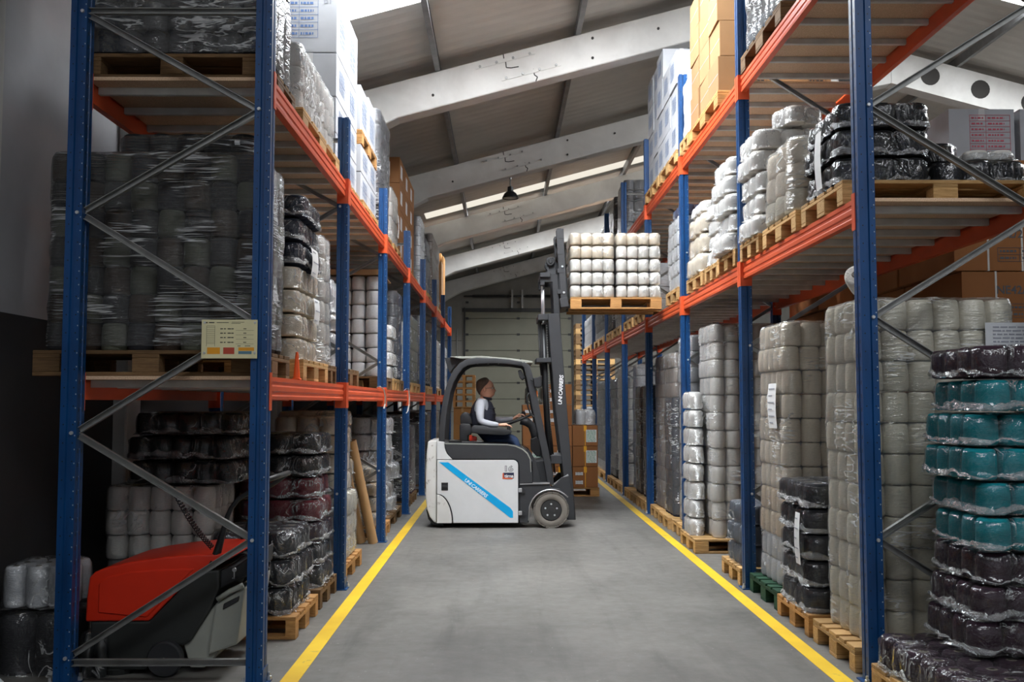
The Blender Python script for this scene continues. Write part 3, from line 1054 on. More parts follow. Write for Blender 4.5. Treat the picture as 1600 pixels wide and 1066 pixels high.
def paper_tag(parent, x, y, z, w, h, face, lines=5, rz=0.0, bend=.012, name='paper_label', ink='ink_grey'):
    """A paper slip: a gently bowed sheet with printed rules. face: 'front' (looks along -Y), 'L' (looks along +X), 'R' (looks along -X)."""
    rot = {'front': 0.0, 'L': PI / 2, 'R': -PI / 2}[face]
    m = MB()
    n = 5
    vs, fs = [], []
    for i in range(n + 1):
        t = i / n
        vs += [(-w / 2, -bend * math.sin(t * PI), (t - .5) * h), (w / 2, -bend * math.sin(t * PI) * .7, (t - .5) * h)]
    for i in range(n):
        fs.append((2 * i, 2 * i + 1, 2 * i + 3, 2 * i + 2))
    m.add(vs, fs)
    o = m.build(name, M['paper'], parent, (x, y, z))
    o.rotation_euler = (0, 0, rot + rz)
    o['label'] = 'white paper slip'
    if lines:
        q = MB()
        for i in range(lines):
            t = .12 + .76 * i / max(1, lines - 1)
            yy = -bend * math.sin(t * PI) - .002
            q.box(-w * .36, w * (.36 if i % 2 else .1), yy - .001, yy, (t - .5) * h - .004, (t - .5) * h + .004)
        q.build('printed_lines', M[ink], o)
    return o

PACKN = [0]
def pack(label, x, y, z, sx, sy, h, nx, ny, col, filmm='bag', rz=0.0, allc=True, ruffle=.03, seed=None, group=None, seg=None, tags=(), name='yarn_pack', dip=.03, tilt=(0, 0)):
    """One bag holding a single layer of yarn cones: scalloped sides, gathered plastic along its lower edge."""
    PACKN[0] += 1
    o = thing(name, label, 'yarn pack', (x, y, z), rz, group or 'bagged packs of yarn cones')
    o.rotation_euler = (tilt[0], tilt[1], rz)
    dx, dy = sx / nx, sy / ny
    seg = seg or (18 if y < 9 else 12)
    for i in range(nx):
        for j in range(ny):
            if not allc and 0 < i < nx - 1 and 0 < j < ny - 1:
                continue
            put('yarn_cone', cone_mesh(col, seg), o, (-sx / 2 + dx * (i + .5), -sy / 2 + dy * (j + .5), .002), None, (dx * .498, dy * .498, h * .9))
    sd = PACKN[0] % 3 if seed is None else seed
    fm = cached(('pf', round(sx, 3), round(sy, 3), round(h, 3), nx, ny, filmm, sd, ruffle, y < 9),
                lambda: film_mesh(sx, sy, nx, ny, h - .02, 1, filmm, 500 + sd * 7 + nx, k=7 if y < 9 else 4, dip=dip, amp=.011, ruffle=ruffle, per=4, shoulder=.02))
    bg = put('bag', fm, o)
    if ruffle >= .02 and y < 9.2 and filmm == 'bag_dark':
        put('gathered_seam', cached(('seam', round(sx, 3), round(sy, 3), nx, ny, sd, ruffle), lambda: seam_mesh(sx, sy, nx, ny, h, 900 + sd * 13 + nx, ruffle)), bg)
    for t in tags:
        paper_tag(o, *t)
    return o

ORD = ['bottom', 'second', 'third', 'fourth', 'fifth', 'sixth', 'seventh', 'eighth', 'ninth', 'tenth']
def pack_stack(desc, where, x, y, z, sx, sy, h, nx, ny, cols, filmm='bag', jit=.015, rz=0.0, ruffle=.03, tags=None, allc_top=True, name='yarn_pack'):
    rnd = random.Random(int(x * 100) + int(y * 1000))
    out = []
    n = len(cols)
    for i, c in enumerate(cols):
        lev = ORD[i] + ' up' if 0 < i < n - 1 else ('topmost' if i and i == n - 1 else 'bottom')
        f = filmm if isinstance(filmm, str) else filmm[i]
        d = desc if isinstance(desc, str) else desc[i]
        low = z + (i + 1) * h < 1.5
        out.append(pack('%s, %s of the stack %s' % (d, lev, where), x + rnd.uniform(-jit, jit), y + rnd.uniform(-jit, jit), z + i * h, sx, sy, h, nx, ny, c, f,
                        rz + rnd.uniform(-.03, .03), allc=(i == n - 1 and low and allc_top), ruffle=ruffle, tags=(tags or {}).get(i, ()), name=name))
    return out

def carton(label, x0, x1, y0, y1, z0, z1, mat='card', tape=('front',), aisle=+1, tapem=None, straps=0, group='cardboard cartons', rz=0.0, seam=True, bevel=.006, name='carton', prints=(), near=True):
    """A closed carton: bevelled body, flap seam and tape on the faces given. prints: (kind, face, u, v, size, text, ink)."""
    sx, sy, sz = x1 - x0, y1 - y0, z1 - z0
    o = thing(name, label, 'carton', ((x0 + x1) / 2, (y0 + y1) / 2, z0), rz, group)
    key = ('carton', mat, round(sx, 3), round(sy, 3), round(sz, 3))
    put('body', cached(key, lambda: MB().box(-sx / 2, sx / 2, -sy / 2, sy / 2, 0, sz).mesh('body', M[mat], bevel=bevel, segs=2 if near else 1)), o)
    s = aisle
    tm = M[tapem or 'tape']
    if near:
        e = .0015
        for t in tape:
            if t == 'front':
                put('tape', cached(key + ('tf',), lambda: MB().box(-.024, .024, -sy / 2 - e, -sy / 2 + e, sz - .09, sz + e).box(-.024, .024, -sy / 2, sy / 2, sz - e, sz + e).mesh('tape', tm)), o)
            if t == 'aisle':
                put('tape', cached(key + ('ta', s), lambda: MB().box(s * sx / 2 - e, s * sx / 2 + e, -.024, .024, 0, sz).mesh('tape', tm)), o)
            if t == 'seam':
                put('flap_seam', cached(key + ('fs', s), lambda: MB().box(s * sx / 2 - e * .6, s * sx / 2 + e * .6, -sy / 2 + .01, sy / 2 - .01, sz * .5 - .003, sz * .5 + .003).mesh('flap_seam', M['ink_grey'])), o)
    for q in range(straps):
        xs = -sx / 2 + sx * (q + 1) / (straps + 1)
        st = MB().box(xs - .007, xs + .007, -sy / 2 - .003, sy / 2 + .003, -.001, sz + .003)
        put('strap', st.mesh('strap', M['strap' if tapem != 'strap_yellow' else 'strap_yellow']), o)
    for kind, face, u, v, size, text, ink in prints:
        off = {'front': (u, -sy / 2 - .0025, v), 'aisle': (s * (sx / 2 + .0025), u, v)}[face]
        rot = (PI / 2, 0, 0) if face == 'front' else (PI / 2, 0, PI / 2 * s)
        if kind == 'text':
            put('lettering', text_mesh(text, size, M[ink]), o, off, rot)
        elif kind == 'table':
            w, hgt, rows = text
            put('printed_table', cached(('table', w, hgt, rows, ink), lambda: table_print(w, hgt, rows, M[ink])), o, off, (rot[0] - PI / 2, rot[1], rot[2]))
        elif kind == 'slip':
            w, hgt = text
            me = cached(('slip', w, hgt), lambda: MB().box(-w / 2, w / 2, -.0015, .0005, -hgt / 2, hgt / 2).mesh('paper_label', M['paper']))
            sl = put('paper_label', me, o, off, (rot[0] - PI / 2, rot[1], rot[2]))
            sl['label'] = 'white paper label'
            put('printed_lines', cached(('slipink', w, hgt, ink), lambda: dashes(w, hgt, M[ink])), sl, (0, -.002, 0))
    return o

def dashes(w, h, mat):
    m = MB()
    rnd = random.Random(5)
    n = max(3, int(h / .022))
    for i in range(n):
        z = h * (.42 - .84 * i / (n - 1))
        x = -w * .42
        while x < w * .34:
            l = rnd.uniform(.012, .05)
            m.box(x, min(x + l, w * .42), -.001, 0, z - .004, z + .004)
            x += l + .008
    return m.mesh('printed_lines', mat)

def table_print(w, h, rows, mat):
    """A ruled table with a line of figures in each row, printed on a carton."""
    m = MB()
    t = .003
    for i in range(rows + 1):
        z = -h / 2 + h * i / rows
        m.box(-w / 2, w / 2, -.001, 0, z - t / 2, z + t / 2)
    for x in (-w / 2, -w * .1, w / 2):
        m.box(x - t / 2, x + t / 2, -.001, 0, -h / 2, h / 2)
    rnd = random.Random(rows)
    for i in range(rows):
        z = -h / 2 + h * (i + .5) / rows
        for a, b in ((-w * .46, -w * .16), (-w * .05, w * .36)):
            x = a
            while x < b:
                l = rnd.uniform(.01, .03)
                m.box(x, min(b, x + l), -.001, 0, z - h / rows * .16, z + h / rows * .16)
                x += l + .008
    return m.mesh('printed_table', mat)
# ------------------------------------------------------------------ what stands in the sign rack (aisle on its +X side)
PH = .144
L0, L1, L2 = 0.0, DL[0] + .003, DL[1] + .003
R0, R1, R2 = 0.0, DR[0] + .003, DR[1] + .003

# floor, first bay (behind the sweeper)
pallet('weathered pallet under the white cones behind the red sweeper', -2.72, -1.9, 6.72, 7.4, L0, 'wood_dark')
load('bare white yarn cones on two grey layers behind the red sweeper', -2.68, -1.95, 6.76, 7.37, PH, 5, 4, 5, .162, ['grey', 'grey', 'white', 'white', 'white'], 'bag', name='yarn_load')
pack_stack('black yarn pack', 'on the white cones behind the red sweeper', -2.2, 7.07, PH + .825, .72, .58, .165, 5, 4, ['black', 'black', 'black'], 'bag_dark', jit=.05)
pallet('pallet under the low charcoal packs at the aisle end of the first bay', -1.88, -1.33, 6.5, 7.28, L0, 'wood_orange')
pack_stack('charcoal yarn pack', 'at the aisle beside the red sweeper', -1.64, 6.87, PH, .54, .68, .182, 3, 4, ['charcoal'] * 3, 'bag_dark', jit=.012, tags={2: ((.05, -.345, .1, .06, .05, 'front', 2),)})
pallet('pallet under the maroon and black packs', -2.0, -1.34, 7.42, 8.14, L0, 'wood_dark')
pack_stack(['charcoal yarn pack', 'charcoal yarn pack', 'plum yarn pack', 'maroon yarn pack', 'maroon yarn pack', 'black yarn pack', 'black yarn pack'],
           'behind the charcoal packs', -1.67, 7.78, PH, .6, .62, .165, 3, 3, ['charcoal', 'charcoal', 'plum', 'maroon', 'maroon', 'black', 'black'], 'bag_dark', jit=.02)
for i, zt in enumerate((0, .43, .86)):
    carton('brown carton, %s of the three behind the maroon packs' % ('bottom', 'middle', 'topmost')[i], -2.55, -2.06, 7.6, 8.1, L0 + zt + .002, zt + .428, 'card_dark')
carton('brown carton on the black packs end, under the lower shelf', -2.36, -1.98, 8.36, 8.7, .0, .5, 'card_dark')

# floor, second bay
pallet('pallet under the low ecru load in the second bay', -1.96, -1.33, 8.5, 9.5, L0, 'wood_orange')
load('low film-wrapped load of ecru cones beside the leaning tubes', -1.94, -1.36, 8.75, 9.42, PH, 4, 4, 3, .19, 'ecru', 'stretch_heavy')
pack_stack('cream-beige yarn pack', 'on the low ecru load', -1.72, 9.08, PH + .585, .58, .55, .17, 3, 3, ['cream', 'cream', 'beige', 'cream'], 'bag', jit=.03)
pack('grey yarn pack with a paper slip, lying on the low ecru load edge', -1.5, 8.66, PH + .02, .26, .12, .5, 2, 1, 'silver', 'bag', tags=((.09, -.075, .3, .05, .26, 'front', 4),))
for i, (xa, ya, xb_, yb_, zb_) in enumerate(((-1.40, 10.86, -1.60, 10.56, 1.12), (-1.53, 10.88, -1.78, 10.62, 1.32))):
    tb = thing('cardboard_tube', ('shorter brown cardboard tube leaning in the second bay', 'longer brown cardboard tube leaning behind the shorter one')[i], 'tube', (xa, ya, .0), 0, 'leaning cardboard tubes')
    d = Vector((xb_ - xa, yb_ - ya, zb_))
    MB().tube([(0, 0, .012), d], .052, 14, caps=False).tube([d * .999, d * .02], .045, 14, caps=False).build('tube_wall', M['tube_card'], tb, smooth=.8)
    MB().tube([d * .995, d], .046, 14).build('end_plug', M['card_dark'], tb)
pallet('pallet under the tall beige packs in the second bay', -2.2, -1.55, 9.62, 10.45, L0, 'wood_dark')
pack_stack('beige-cream yarn pack', 'in the second bay, behind the tubes', -1.88, 10.03, PH, .62, .7, .163, 3, 4, ['beige', 'cream', 'beige', 'cream', 'beige', 'cream', 'cream', 'cream'], 'bag', jit=.04)
# third bay
pallet('pallet under the short cream packs just past the third post', -2.0, -1.33, 11.12, 11.85, L0, 'wood_orange')
pack_stack('cream yarn pack', 'just past the third left post', -1.66, 11.46, PH, .54, .6, .165, 3, 3, ['cream', 'cream', 'beige', 'cream'], 'bag', jit=.02, tags={3: ((.27, -.1, .15, .1, .14, 'L', 0, .5),)})
pallet('pallet under the grey bagged packs, third bay floor', -2.2, -1.36, 12.0, 13.5, L0, 'wood_dark')
pack_stack('milky grey yarn pack', 'on the floor of the third bay', -1.76, 12.35, PH, .66, .6, .2, 3, 3, ['silver', 'taupe', 'silver', 'taupe', 'silver', 'silver'], 'bag_milky', jit=.05, ruffle=.06)
pack_stack('grey yarn pack', 'beside the fourth post', -1.74, 13.15, PH, .6, .6, .2, 3, 3, ['silver', 'grey', 'grey', 'silver'], 'bag_milky', jit=.06, ruffle=.07)
# farther bays on the floor
for lab, y0, y1, nl, c in (('dark wrapped yarn load on the floor of the fourth bay', 13.95, 14.8, 7, 'charcoal'), ('plum wrapped yarn load, fourth bay floor, behind the dark one', 15.0, 15.8, 6, 'plum'),
                           ('grey wrapped yarn load on the floor of the fifth bay', 16.8, 17.9, 6, 'grey'), ('teal and black wrapped yarn load, fifth bay floor', 18.1, 19.0, 7, ['teal', 'black']),
                           ('brown wrapped yarn load on the floor of the sixth bay', 19.5, 21.6, 7, 'taupe'), ('pale wrapped yarn load on the floor of the last bay', 22.3, 24.4, 7, 'silver')):
    pallet('pallet under the ' + lab, -2.4, -1.36, y0, y1, L0, 'wood_dark', near=False)
    load(lab, -2.3, -1.38, y0 + .03, y1 - .03, PH, 5, max(3, int((y1 - y0) / .19)), nl, .17, c, 'stretch')

# lower shelf, first bay
pallet('weathered pallet under the big dark wrapped load on the lower shelf', -2.63, -1.37, 5.58, 6.4, L1, 'wood_dark')
load('big dark load of yarn in tight shiny film on the lower shelf, first bay', -2.6, -1.385, 5.63, 6.3, L1 + PH, 8, 4, 7, .163,
     [('charcoal', 'brown', 'olive')] * 4 + [('olive', 'charcoal', 'brown', 'black')] * 3, 'stretch_dark', seg=20)
pack('black yarn pack lying on top of the big dark wrapped load', -1.85, 6.0, L1 + PH + 7 * .163 + .022, .8, .5, .13, 5, 3, 'black', 'stretch_dark', ruffle=.01, tags=((.3, -.26, .06, .03, .03, 'front', 0),))
pallet('pallet under the navy and cream packs on the lower shelf', -2.3, -1.345, 6.72, 7.66, L1, 'wood')
pack_stack(['cream yarn pack'] * 4 + ['navy yarn pack'] * 3, 'beside the big dark load', -1.73, 7.22, L1 + PH, .68, .72, .167, 4, 4, ['cream'] * 4 + ['navy'] * 3, ['bag'] * 4 + ['bag_dark'] * 3, jit=.02, rz=.0,
           tags={4: ((.36, .0, .05, .22, .2, 'L', 3),), 2: ((.37, .1, .04, .2, .18, 'L', 3),), 5: ((-.05, -.375, .1, .05, .04, 'front', 0),)})
load('slim white column of wrapped cones next to the second post', -2.2, -1.40, 7.72, 8.12, L1 + PH, 4, 2, 6, .17, 'white', 'stretch_heavy')
pallet('pallet under the slim white column', -2.3, -1.36, 7.7, 8.14, L1, 'wood_dark')
# second bay
pallet('pallet under the milky grey packs on the lower shelf', -2.3, -1.345, 8.4, 9.3, L1, 'wood_dark')
pack_stack('milky grey yarn pack', 'on the lower shelf, second bay', -1.78, 8.85, L1 + PH, .66, .7, .16, 3, 3, ['silver', 'silver', 'taupe'], 'bag_milky', jit=.03, ruffle=.06)
pack('slumped clear bag of grey yarn on the milky packs', -1.6, 8.75, L1 + PH + .49, .24, .3, .3, 1, 2, 'silver', 'bag_milky', ruffle=.05)
# third bay
pallet('pallet under the bare white cones with a cardboard lid', -2.55, -1.35, 11.15, 12.15, L1, 'wood_dark')
load('bare white cones stacked seven high under a cardboard lid, lower shelf', -2.52, -1.4, 11.2, 12.0, L1 + PH, 7, 5, 7, .163, 'silver', None, name='yarn_load', top=False, near=True)
lid = thing('cardboard_sheet', 'brown cardboard lid lying on the bare white cones', 'cardboard', (-1.96, 11.6, L1 + PH + 7 * .163 + .006))
MB().box(-.58, .6, -.42, .42, 0, .012).build('lid_sheet', M['card_pale'], lid)
MB().box(-.58, .6, -.43, -.42, -.0, .06).build('folded_flap', M['card_pale'], lid)
pallet('pallet under the white packs past the third post, lower shelf', -2.2, -1.335, 12.2, 12.85, L1, 'wood')
pack_stack('white yarn pack', 'past the third post on the lower shelf', -1.68, 12.52, L1 + PH, .6, .56, .17, 3, 3, ['white', 'white', 'white', 'white'], 'bag_milky', jit=.02, tags={0: ((.335, .05, .08, .2, .13, 'L', 4),)})
pallet('pallet under the dark wrapped load with white stickers', -2.3, -1.36, 12.92, 13.65, L1, 'wood_dark')
load('dark navy wrapped load with small white stickers, lower shelf, third bay', -2.25, -1.385, 12.95, 13.6, L1 + PH, 5, 4, 7, .167, 'navy', 'stretch', near=True,
     tags=tuple((.445, -.2, .1 + .167 * q, .05, .05, 'L', 0) for q in range(1, 7)))
for lab, y0, y1, nl, c in (('white wrapped yarn load, lower shelf of the fourth bay', 13.95, 14.7, 5, 'white'), ('green-black wrapped yarn load, lower shelf, fourth bay', 14.85, 16.2, 6, 'olive'),
                           ('grey wrapped yarn load, lower shelf of the fifth bay', 16.8, 17.8, 7, 'grey'), ('black wrapped yarn load, lower shelf, fifth bay', 18.0, 19.0, 6, 'black'),
                           ('white wrapped yarn load, lower shelf of the sixth bay', 19.5, 21.7, 6, 'white'), ('pale wrapped yarn load, lower shelf of the last bay', 22.3, 24.4, 6, 'silver')):
    pallet('pallet under the ' + lab, -2.4, -1.345, y0, y1, L1, 'wood', near=False)
    load(lab, -2.3, -1.38, y0 + .03, y1 - .03, L1 + PH, 5, max(3, int((y1 - y0) / .19)), nl, .17, c, 'stretch')

# traffic cone on the shelf edge
tc = thing('traffic_cone', 'small orange traffic cone on the lower shelf edge beside the cream packs', 'traffic cone', (-1.365, 6.60, L1))
MB().box(-.028, .028, -.028, .028, 0, .012).build('base', M['cone_orange'], tc, bevel=.004)
MB().lathe([(.024, .01), (.022, .03), (.011, .16), (.008, .185), (.0, .187)], 14).build('cone_body', M['cone_orange'], tc, smooth=.8)

# upper shelf, first bay
pallet('weathered pallet under the dark wrapped load on the upper shelf', -2.42, -1.36, 5.58, 6.42, L2, 'wood_dark')
load('dark load in loose shiny film on the upper shelf, first bay', -2.40, -1.385, 5.64, 6.4, L2 + PH, 7, 4, 6, .17, [('black', 'charcoal')] * 6, 'stretch_heavy')
pallet('pallet under the white wrapped load on the upper shelf', -2.5, -1.345, 6.6, 8.1, L2, 'wood')
load('low white load in milky film on the upper shelf beside the white cartons', -2.4, -1.375, 6.66, 8.02, L2 + PH, 5, 7, 3, .16, 'white', 'bag_milky')
# white cartons
pallet('pallet under the white cartons marked with tables, upper shelf', -2.5, -1.39, 8.33, 9.55, L2, 'wood')
TB1 = ((.34, .33, 6),)
tiers = [(PH, .45), (.455, .76), (.765, 1.14), (1.145, 1.70)]
for i, (za, zb) in enumerate(tiers):
    for j in range(2):
        for q in range(2):
            y0 = 8.36 + j * .6; x0 = -2.34 + q * .46
            pr = []
            if j == 0 and q == 1 and i == 3:
                pr = [('table', 'front', -.07, .33, 0, (.27, .4, 6), 'ink_blue'), ('text', 'front', .15, .45, .075, 'B1', 'ink_grey')]
            elif j == 0 and q == 1 and i == 2:
                pr = [('text', 'front', -.11, .29, .07, 'MST', 'ink_blue')]
            if q == 1:
                pr += [('table', 'aisle', .0, (zb - za) * .5, 0, (.3, round((zb - za) * .5, 2), 6), 'ink_pale')]
            lab = 'white carton, %s tier, %s, %s column, upper shelf stack beside the milky load' % (ORD[i], ('front', 'rear')[j], ('inner', 'aisle')[q])
            carton(lab, x0, x0 + .455, y0, y0 + .595, L2 + za + .003, L2 + zb, 'card_white', ('front', 'seam') if q else ('front',), +1, 'tape_clear', prints=pr, group='white cartons on the upper shelf of the sign rack')
pallet('pallet under the white cartons marked B2', -2.5, -1.37, 9.66, 10.86, L2, 'wood')
for i, (za, zb) in enumerate([(PH, .42), (.425, .70)]):
    for j in range(2):
        y0 = 9.68 + j * .58
        pr = [('table', 'aisle', 0, .14, 0, (.3, .16, 4), 'ink_pale')]
        if j == 0 and i == 1:
            pr += [('text', 'front', .14, .2, .07, 'B2', 'ink_grey'), ('table', 'front', -.04, .12, 0, (.26, .2, 4), 'ink_blue')]
        carton('white carton, %s tier, %s, under the pallet among the white cartons' % (ORD[i], ('front', 'rear')[j]), -1.98, -1.4, y0, y0 + .575, L2 + za + .003, L2 + zb, 'card_white', ('front', 'seam'), +1, 'tape_clear', prints=pr, group='white cartons on the upper shelf of the sign rack')
pallet('new pallet standing on the white cartons', -2.4, -1.39, 9.68, 10.83, L2 + .703, 'wood_orange')
for j in range(2):
    carton('large white carton on the new pallet, %s of two' % ('front', 'rear')[j], -1.98, -1.41, 9.69 + .57 * j, 10.25 + .57 * j, L2 + .85, L2 + 1.3 + .05 * j, 'card_white', ('front', 'seam'), +1, 'tape_clear', prints=[('table', 'aisle', 0, .22, 0, (.34, .26, 6), 'ink_pale')], group='white cartons on the upper shelf of the sign rack')
pallet('pallet under the tall black wrapped load on the upper shelf', -2.4, -1.37, 11.12, 12.2, L2, 'wood')
load('tall black load in shiny film on the upper shelf, third bay', -2.3, -1.4, 11.15, 12.14, L2 + PH, 5, 5, 8, .17, ['black', 'navy'], 'stretch_heavy')
pallet('pallet under the white cones beside the brown cartons, upper shelf', -2.3, -1.36, 12.35, 13.2, L2, 'wood')
load('short stack of white cones in film beside the brown cartons, upper shelf', -2.2, -1.4, 12.4, 13.15, L2 + PH, 4, 4, 4, .185, 'white', 'stretch', near=True, tags=((.43, .1, .3, .16, .3, 'L', 4),))
pallet('pallet under the brown labelled cartons on the upper shelf', -2.4, -1.4, 13.85, 16.2, L2, 'wood')
for i in range(4):
    for j in range(3):
        y0 = 13.9 + j * .75
        carton('brown carton, %s tier, %s column, upper shelf, with a white label' % (ORD[i], ('near', 'middle', 'far')[j]), -2.2, -1.46, y0, y0 + .74, L2 + PH + .37 * i + .003, L2 + PH + .37 * (i + 1), 'card_dark', ('front',), +1,
               prints=[('slip', 'front', .1, .2, 0, (.26, .2), 'ink_grey'), ('slip', 'aisle', -.15, .18, 0, (.22, .18), 'ink_grey')] if j == 0 else [('slip', 'aisle', -.15, .18, 0, (.22, .18), 'ink_grey')],
               group='brown cartons on the upper shelf of the sign rack')
for lab, y0, y1, nl, c in (('grey wrapped load, upper shelf of the fifth bay, nearer the cartons', 16.75, 17.7, 7, 'silver'), ('grey wrapped load, upper shelf of the fifth bay, second one', 18.0, 19.0, 6, 'grey'),
                           ('taupe wrapped load, upper shelf of the sixth bay', 19.5, 21.7, 8, 'taupe')):
    pallet('pallet under the ' + lab, -2.4, -1.36, y0, y1, L2, 'wood', near=False)
    load(lab, -2.1, -1.4, y0 + .03, y1 - .03, L2 + PH, 5, max(3, int((y1 - y0) / .19)), nl, .17, c, 'stretch')
for lab, y0, n, mm in (('bundle of flattened brown cartons standing on edge, upper shelf, last bay', 22.95, 7, 'card_pale'), ('taller bundle of flattened cartons at the far end of the upper shelf', 23.95, 7, 'card')):
    b = thing('cardboard_bundle', lab, 'cardboard', (-1.72, y0 + .32, L2), 0, 'flattened cartons')
    for i in range(n):
        hh = 1.25 + .28 * RND.random() + (.25 if y0 > 23 else 0)
        xx = -.34 + i * .095
        MB().box(xx, xx + .03 + .05 * RND.random(), -.3 + .1 * RND.random(), .34, 0, hh).build('flattened_carton', M[mm], b)

# ------------------------------------------------------------------ what stands in the teal-pack rack (aisle on its -X side)
def rl(*a, **k):
    return load(*a, aisle=-1, **k)
# in front of the end frame
pallet('pallet in front of the end frame, under the teal and plum packs', 1.95, 3.15, 4.25, 5.35, R0, 'wood')
pack('wide flat plum yarn pack with clear film, bottom layer under the teal packs', 2.56, 4.82, PH, 1.2, .98, .185, 7, 6, 'plum', 'bag_dark', ruffle=.035)
pack_stack(['plum yarn pack'] * 3 + ['teal yarn pack'] * 5 + ['dark plum yarn pack'], 'in front of the end frame', 2.62, 4.98, PH + .192, .80, .58, .163, 5, 4, ['plum'] * 3 + ['teal'] * 5 + ['plum'], 'bag_dark', jit=.035, ruffle=.05)
pallet('pallet under the tallest ecru load next to the end frame', 1.98, 3.1, 5.68, 6.44, R0, 'wood')
rl('tall ecru yarn load in clear film next to the end frame', 2.06, 2.98, 5.73, 6.40, PH, 6, 4, 11, .18, 'ecru', filmm='stretch', seg=22)
oc = tag(put('yarn_cone', cone_mesh('white', 24), None, (2.17, 5.93, PH + 11 * .18 + .085), (math.radians(68), 0, math.radians(-38)), (.075, .075, .17)), 'single white yarn cone lying tilted on top of the tall ecru load', 'yarn cone')
rp = thing('paper_sheet', 'grey printed sheet stuck on the film beside the topmost plum pack', 'paper', (2.95, 5.7, 1.87))
MB().box(-.17, .17, -.001, .001, -.11, .11).build('sheet', M['card_grey'], rp)
put('printed_lines', dashes(.3, .2, M['ink_grey']), rp, (0, -.002, 0))
pallet('orange-brown pallet under the charcoal packs at the yellow line', 1.98, 2.95, 6.53, 7.27, R0, 'wood_orange')
pack_stack('charcoal yarn pack', 'by the line between two tall loads', 2.31, 6.9, PH, .62, .68, .171, 3, 4, ['charcoal'] * 5, 'bag_dark', jit=.012, tags={3: ((-.335, -.22, -.04, .1, .34, 'R', 5),)})
pallet('green pallet under the tall beige load', 2.0, 3.1, 7.33, 8.15, R0, 'wood_green')
rl('tall beige yarn load in film, in front of the second post', 2.08, 2.98, 7.38, 8.12, PH, 6, 5, 11, .18, ['silver', 'silver', 'beige', 'beige', 'cream', 'cream', 'cream', 'cream', 'cream', 'cream', 'cream'], filmm='stretch', tags=((-.47, -.15, 1.35, .22, .34, 'R', 6),))
pallet('pallet under the three slate packs behind the second post', 1.97, 2.95, 8.36, 9.05, R0, 'wood')
pack_stack('slate yarn pack', 'behind the second post', 2.32, 8.7, PH, .62, .6, .175, 3, 3, ['steel'] * 3, 'bag', jit=.02)
pallet('pallet under the tall bright white load', 1.93, 3.1, 10.1, 10.92, R0, 'wood')
rl('tall bright white yarn load before the third post', 2.13, 3.02, 10.16, 10.86, PH, 6, 4, 12, .182, 'white', filmm='stretch')
pack_stack('narrow white yarn pack', 'leaning on the tall bright white load', 2.02, 10.6, PH, .15, .46, .187, 1, 3, ['white'] * 8, 'bag_milky', jit=.006, ruffle=.012)
pallet('pallet under the pale grey load behind the third post', 2.0, 3.1, 11.12, 11.9, R0, 'wood')
rl('tall pale grey yarn load just behind the third post', 2.08, 3.0, 11.16, 11.86, PH, 5, 4, 12, .178, 'silver', filmm='stretch')
pallet('pallet under the navy load with taupe top', 1.98, 3.1, 12.0, 12.76, R0, 'wood')
rl('navy yarn load topped with taupe cones, third bay floor', 2.05, 2.98, 12.04, 12.72, PH, 6, 4, 11, .18, ['navy'] * 8 + ['taupe'] * 3, filmm='stretch', near=True)
pallet('pallet under the taupe load before the fourth post', 2.0, 3.1, 12.85, 13.62, R0, 'wood')
rl('taupe yarn load in film before the fourth post', 2.07, 2.98, 12.88, 13.58, PH, 5, 4, 11, .18, 'taupe', filmm='stretch', near=True)
for lab, x0, y0, y1, nl, c in (('black wrapped yarn load behind the fourth post', 2.06, 13.9, 14.75, 9, ['brown', 'black']), ('brown wrapped yarn load, floor, fourth bay', 2.06, 14.85, 15.6, 9, 'brown'),
                               ('pale wrapped yarn load before the fifth post', 2.12, 15.7, 16.35, 11, 'silver'), ('white wrapped yarn load behind the fifth post', 2.04, 16.7, 17.8, 11, 'white'),
                               ('black wrapped yarn load on the fifth bay floor', 2.04, 17.95, 19.0, 10, ['black', 'grey']), ('grey wrapped yarn load on the sixth bay floor', 2.04, 19.5, 21.7, 10, ['silver', 'grey']),
                               ('blue-white wrapped yarn load at the far end', 2.04, 22.3, 24.4, 7, 'silver')):
    pallet('pallet under the ' + lab, 1.98, 3.1, y0, y1, R0, 'wood', near=False)
    rl(lab, x0, 2.98, y0 + .03, y1 - .03, PH, 5, max(3, int((y1 - y0) / .19)), nl, .18, c, filmm='stretch')

# middle shelf
pallet('long pallet under the black packs, middle shelf at the end frame', 1.985, 3.2, 5.74, 6.55, R1, 'wood')
pack_stack('black yarn pack', 'on the middle shelf at the end frame', 2.28, 6.17, R1 + PH, .56, .68, .17, 3, 4, ['black'] * 3, 'bag_dark', jit=.015, ruffle=.02, tags={1: ((-.30, -.05, .03, .1, .36, 'R', 0),)})
pack('black yarn pack lying alone beside the three stacked black packs', 2.88, 6.17, R1 + PH, .56, .62, .165, 3, 3, 'black', 'bag_dark')
pack('small round black yarn pack on the lone black pack', 2.70, 6.1, R1 + PH + .172, .22, .22, .13, 1, 1, 'black', 'bag_dark', ruffle=.01)
pack('empty milky bag folded on the lone black pack', 2.98, 6.1, R1 + PH + .172, .3, .3, .07, 2, 2, 'white', 'bag_milky', ruffle=.05)
pallet('pallet under the cream load in clear film, middle shelf', 1.975, 3.15, 6.64, 7.5, R1, 'wood')
rl('short cream load in loose glossy film on the middle shelf', 1.97, 2.62, 6.72, 7.44, R1 + PH, 3, 3, 3, .178, ['ecru', 'cream', 'cream'], filmm='stretch_heavy')
pallet('pallet under the white packs before the second post, middle shelf', 1.965, 3.15, 7.58, 8.18, R1, 'wood')
pack_stack('white yarn pack', 'before the second post on the middle shelf', 2.28, 7.86, R1 + PH, .66, .56, .168, 3, 3, ['white'] * 5, 'bag_milky', jit=.02)
pack('lumpy white yarn pack tipped on its stack near the upper beam', 2.3, 7.66, R1 + PH + .845, .3, .3, .15, 2, 2, 'white', 'bag_milky', rz=.4, ruffle=.05)
